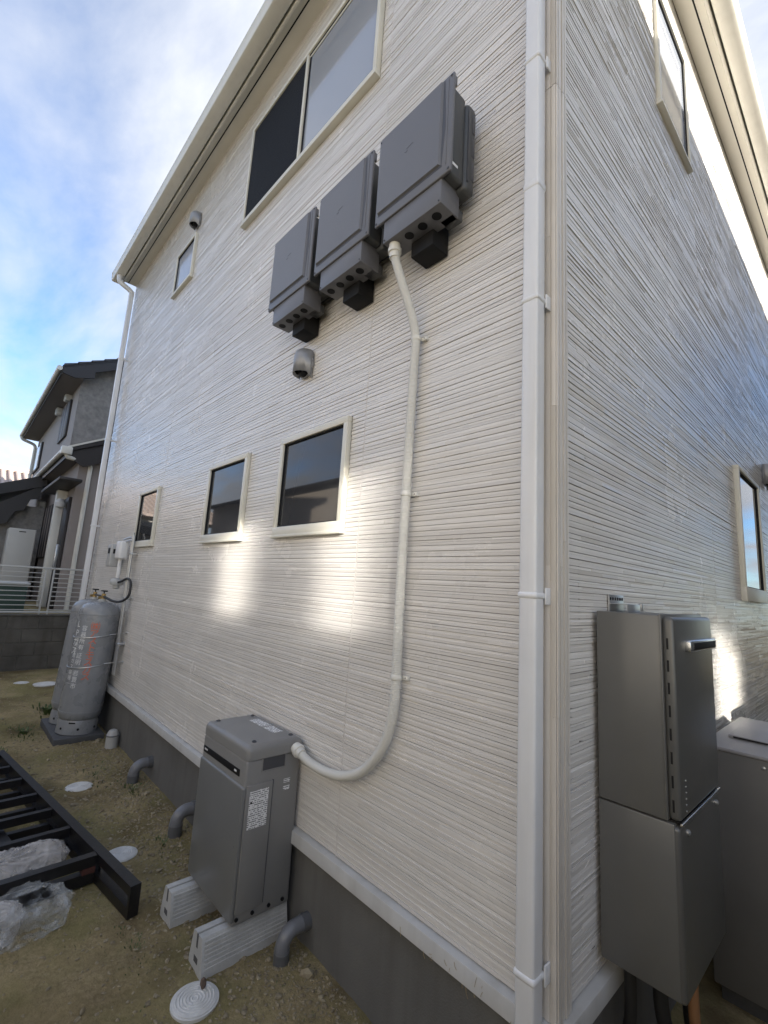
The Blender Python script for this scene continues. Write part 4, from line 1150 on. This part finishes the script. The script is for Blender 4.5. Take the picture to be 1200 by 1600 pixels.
b = MB(); b.tube(smooth_path([(-19.2, -0.27, 6.03), (-19.2, -0.20, 5.93), (-19.2, 0.10, 5.83), (-19.2, 0.16, 5.70)], 4) + [Vector((-19.2, 0.16, 3.6))], 0.05, 10); b.build('downpipe', M_gutter, nh)
# upper windows
def nwin(x0, x1, z0, z1, y, slats, par, fm=M_ndark):
    b = MB(); b.rbox(x0, x1, y - .05, y + .01, z0, z1, 0.004); w_ = b.build('window', fm, par)
    if slats:
        n = slats
        for k in range(n):
            a = x0 + (x1 - x0) * (k + .5) / n
            c = MB(); c.rbox(a - (x1 - x0) / n * .06, a + (x1 - x0) / n * .06, y - .058, y - .049, z0 + .02, z1 - .02, 0.002); c.build('slat', M_nwall, w_)
    else:
        c = MB(); c.rbox(x1 - .22, x1 - .05, y - .07, y - .05, z0 + .02, z1 - .02, .004); c.build('frame', M_fence, w_)
        c = MB(); c.quad_box(x0 + .05, x1 - .23, y - .053, y - .0505, z0 + .05, z1 - .05); c.build('pane', M_glass, w_)
    return w_
nwin(-13.95, -12.80, 4.85, 5.80, 0.22, 3, nh); nwin(-19.0, -17.5, 4.75, 5.62, 0.22, 0, nh)
nwin(-14.5, -12.95, 1.85, 3.15, 0.26, 4, nh); nwin(-12.3, -11.85, 1.75, 2.9, 0.26, 0, nh)
for (x, z) in ((-13.2, 5.93), (-14.5, 5.88), (-14.7, 3.28), (-16.0, 3.0)):
    b = MB(); b.rbox(x - .13, x + .13, .08, .255, z - .10, z + .10, 0.04, 3); b.build('vent_hood', M_fence, nh)
# lower roof reaching towards us
b = MB()
b.prism([(-0.02, 4.02), (1.6, 4.90), (1.6, 4.76), (-0.02, 3.95)], 'x', -15.0, -10.32); rf2 = b.build('lower_roof', M_ndark, nh)
b = MB(); b.prism([(-0.02, 4.06), (1.6, 4.94), (1.6, 4.90), (-0.02, 4.02)], 'x', -10.36, -10.31); b.build('verge_strip', M_gutter, rf2)
b = MB(); b.prism([(0.02, 4.01), (1.5, 4.82), (1.5, 4.3), (0.30, 3.70), (0.02, 3.86)], 'x', -10.42, -10.37); b.build('bargeboard', M_ndark, rf2)
b = MB(); b.quad_box(-15, -10.43, 0.02, 0.255, 3.86, 3.88); b.build('soffit', M_nsoff, rf2)
b = MB(); b.quad_box(-15, -10.43, -0.01, 0.018, 3.84, 3.98); b.build('fascia', M_ndark, rf2)
b = MB(); b.tube([(-15.0, -0.06, 3.99), (-10.34, -0.06, 3.99)], 0.052, 12); b.rbox(-10.42, -10.26, -0.13, 0.06, 3.88, 4.04, .02, 2); b.build('gutter', M_gutter, rf2)
b = MB(); b.tube([(-10.34, -0.03, 3.90), (-10.36, 0.0, 3.84), (-10.5, 0.40, 3.82), (-10.53, 0.45, 3.76), (-10.53, 0.44, 0.7)], 0.042, 10); b.build('downpipe', M_gutter, nh)
b = MB(); b.rbox(-12.4, -9.9, -0.12, 0.255, 3.30, 3.36, 0.01); b.build('entrance_canopy', M_ndark, nh)
b = MB(); b.rbox(-11.55, -11.35, 0.06, 0.255, 0.8, 3.29, 0.01); b.build('pilaster', M_gutter, nh)
b = MB(); b.rbox(-11.30, -10.75, 0.20, 0.27, 0.8, 3.1, 0.01); dr = b.build('door', M_ndark, nh)
b = MB(); b.rbox(-10.9, -10.86, 0.14, 0.20, 1.6, 2.1, 0.01); b.build('handle', M_galv, dr)
b = MB(); b.lathe([(0.02, 0), (.09, .03), (.10, .12), (.05, .2)], (-10.95, 0.10, 2.85), 14); b.build('porch_lamp', M_fence, nh)
# small wing with its own dark roof at the left
b = MB(); b.quad_box(-17.0, -14.2, -4.0, 0.2, 0.7, 3.15); b.build('wing_wall', M_ntile, nh)
b = MB(); b.prism([(0.12, 4.0), (-2.0, 2.15 + .9), (-4.3, 1.9 + .9), (-4.3, 1.75 + .9), (-2.0, 1.9 + .9), (0.12, 3.7)], 'x', -17.2, -13.9); wr2 = b.build('wing_roof', M_ndark, nh)
b = MB(); b.prism([(0.05, 3.72), (-0.95, 2.95), (-0.95, 2.55), (-0.55, 2.62), (-0.42, 2.95), (-0.25, 3.0), (-0.15, 3.3), (0.05, 3.35)], 'x', -14.0, -13.93); b.build('bargeboard', M_ndark, wr2)
tk = thing('storage_tank', 'tall pale cabinet standing behind the railing', 'tank', (-13.1, -0.25, 0.8))
b = MB(); b.rbox(-13.5, -13.0, -0.53, 0.0, 0.80, 2.48, 0.03, 3); tb = b.build('body', M_tank, tk)
b = MB(); b.rbox(-13.002, -12.995, -0.33, -0.20, 2.40, 2.42, 0.002); b.build('grip', M_black, tb)
b = MB(); b.quad_box(-13.0015, -12.9985, -0.50, -0.03, 1.12, 1.125); b.build('panel_seam', M_black, tb)
gb = thing('green_bin', 'dark green plastic bin behind the left end of the railing', 'bin', (-10.0, -0.7, 0.8))
b = MB(); b.rbox(-10.3, -9.6, -1.4, -0.33, 0.80, 1.28, 0.03, 3); b.build('body', M_green, gb)
b = MB(); b.rbox(-10.33, -9.57, -1.43, -0.30, 1.28, 1.33, 0.02, 3); b.build('lid', M_pot, gb)
# tiled house further off
th_ = thing('tiled_house', 'sunlit cream house with a pale tiled roof far behind', 'house', (-27, 0, 0.8))
b = MB(); b.quad_box(-33, -26, -9, 4, 0.8, 4.75); b.build('wall', M_cream, th_)
b = MB(); b.prism([(-25.2, 4.75), (-29.5, 6.4), (-33.8, 4.75), (-33.8, 4.6), (-25.2, 4.6)], 'y', -9.8, 4.6); tr = b.build('roof', M_rtile, th_)
b = MB()
for k in range(48):
    y = -9.8 + k * .3
    b.tube([(-25.15, y, 4.78), (-29.5, y, 6.44)], 0.075, 8)
b.build('tile_rolls', M_rtile, tr)
b = MB(); b.tube([(-29.5, -9.9, 6.5), (-29.5, 4.7, 6.5)], 0.16, 10); b.build('ridge', M_rtile, tr)
for y in (-3.0, -0.9, 1.1):
    b = MB(); b.rbox(-26.02, -25.95, y, y + 1.1, 3.0, 4.3, 0.01); w_ = b.build('window', M_frame, th_)
    b = MB(); b.quad_box(-25.955, -25.945, y + .08, y + 1.02, 3.1, 4.2); b.build('pane', M_glass, w_)
    b = MB(); b.rbox(-26.02, -25.93, y + 1.12, y + 1.6, 2.95, 4.35, .01); b.build('shutter', M_tank, w_)

# ------------------------------------------------------------------ houses around the viewpoint (they shade the yard and show in the panes)
def plain_house(name, label, x0, x1, y0, y1, eave, rise, wall_m, roof_m, wins):
    t = thing(name, label, 'house', ((x0 + x1) / 2, (y0 + y1) / 2, 0))
    b = MB(); b.quad_box(x0, x1, y0, y1, -0.2, eave); b.build('wall', wall_m, t)
    o = 0.35; xm_, ym_ = (x0 + x1) / 2, (y0 + y1) / 2
    b = MB(); q = min(x1 - x0, y1 - y0) / 2
    b.v += [(x0 - o, y0 - o, eave), (x1 + o, y0 - o, eave), (x1 + o, y1 + o, eave), (x0 - o, y1 + o, eave)]
    if x1 - x0 > y1 - y0: b.v += [(x0 + q, ym_, eave + rise), (x1 - q, ym_, eave + rise)]; b.f += [(0, 1, 5, 4), (1, 2, 5), (2, 3, 4, 5), (3, 0, 4), (3, 2, 1, 0)]
    else: b.v += [(xm_, y0 + q, eave + rise), (xm_, y1 - q, eave + rise)]; b.f += [(0, 1, 4), (1, 2, 5, 4), (2, 3, 5), (3, 0, 4, 5), (3, 2, 1, 0)]
    b.build('roof', roof_m, t)
    for (ax, c, u0, u1, z0, z1, gm_) in wins:
        b = MB()
        def pl_(a, d, e, f_, k0, k1): return (a, d, c + min(k0, k1), c + max(k0, k1), e, f_) if ax == 'y' else (c + min(k0, k1), c + max(k0, k1), a, d, e, f_)
        s = 1 if (c > (ym_ if ax == 'y' else xm_)) else -1
        b.rbox(*pl_(u0 - .05, u1 + .05, z0 - .05, z0, -.01 * s, .05 * s), .004); b.rbox(*pl_(u0 - .05, u1 + .05, z1, z1 + .05, -.01 * s, .05 * s), .004)
        b.rbox(*pl_(u0 - .05, u0, z0, z1, -.01 * s, .048 * s), .004); b.rbox(*pl_(u1, u1 + .05, z0, z1, -.01 * s, .048 * s), .004)
        w_ = b.build('window', M_frame, t)
        b = MB(); b.quad_box(*pl_(u0, u1, z0, z1, -.005 * s, .015 * s)); b.build('pane', gm_, w_)
    return t
FY = -6.4
tt = -FY / SUN.y                # where a pane must hang for its glint to reach a given spot of the long wall
def glint(x, z): return x + SUN.x * tt, z + SUN.z * tt
gx1, gz1 = glint(-2.28, 1.64); gx2, gz2 = glint(-1.11, 1.76)
t3 = (2.22 - FY) / SUN.y; gx3, gz3 = SUN.x * t3, 1.12 + SUN.z * t3       # third glint, on the side wall
plain_house('facing_house', 'pale house with a dark roof mirrored in the small windows', -2.6, 11.8, -13.0, FY, 5.3, 1.6, M_cream, M_ndark,
            [('y', FY, gx1 - .29, gx1 + .27, gz1 - .30, gz1 + .32, M_mirror), ('y', FY, gx2 - .25, gx2 + .23, gz2 - .40, gz2 + .38, M_mirror),
             ('y', FY, -1.6, -.2, 3.6, 4.8, M_glass), ('y', FY, -1.6, 0.0, 0.9, 2.2, M_glass), ('y', FY, 1.2, 2.9, 0.3, 2.2, M_glass)])
plain_house('corner_house', 'low beige house with a dark roof facing the far end of the long wall', -17.0, -4.4, -14.0, FY + .6, 4.3, 1.3, M_beige, M_ndark,
            [('y', FY + .6, -8.6, -7.2, 1.2, 2.2, M_glass), ('y', FY + .6, -12.6, -11.0, 1.0, 2.2, M_glass)])
plain_house('next_house', 'cream house next along from the facing house', 13.0, 21.0, -13.0, FY, 5.3, 1.6, M_cream, M_ndark,
            [('y', FY, gx3 - .60, gx3 + .60, gz3 - .30, gz3 + .30, M_mirror)])
plain_house('side_house', 'grey house across the gap beside the water heater', 2.5, 10.0, 1.3, 14.0, 5.50, 0.5, M_grey_house, M_ndark,
            [('x', 2.5, 2.0, 3.6, 3.4, 4.6, M_glass), ('x', 2.5, 6.0, 7.4, 1.0, 2.2, M_glass)])

for nm, lab, bx, hh in (('shade_wall', 'unseen block wall added behind the camera to shade the yard', (-8.6, 2.1, -3.15, -3.0), 1.0), ('shade_wall', 'unseen block wall added to shade the side wall and water heater', (1.75, 1.9, -2.95, 10.0), 1.15)):  # unseen walls added to darken the yard, lower walls and heater
    t = thing(nm, lab, 'wall', ((bx[0] + bx[1]) / 2, (bx[2] + bx[3]) / 2, 0), 'added shade walls outside the view')
    b = MB(); b.rbox(bx[0], bx[1], bx[2], bx[3], -0.2, hh, 0.01); w_ = b.build('wall_body', M_block, t)
    b = MB(); b.rbox(bx[0] - .02, bx[1] + .02, bx[2] - .02, bx[3] + .02, hh, hh + .04, 0.01); b.build('coping', M_block, t)
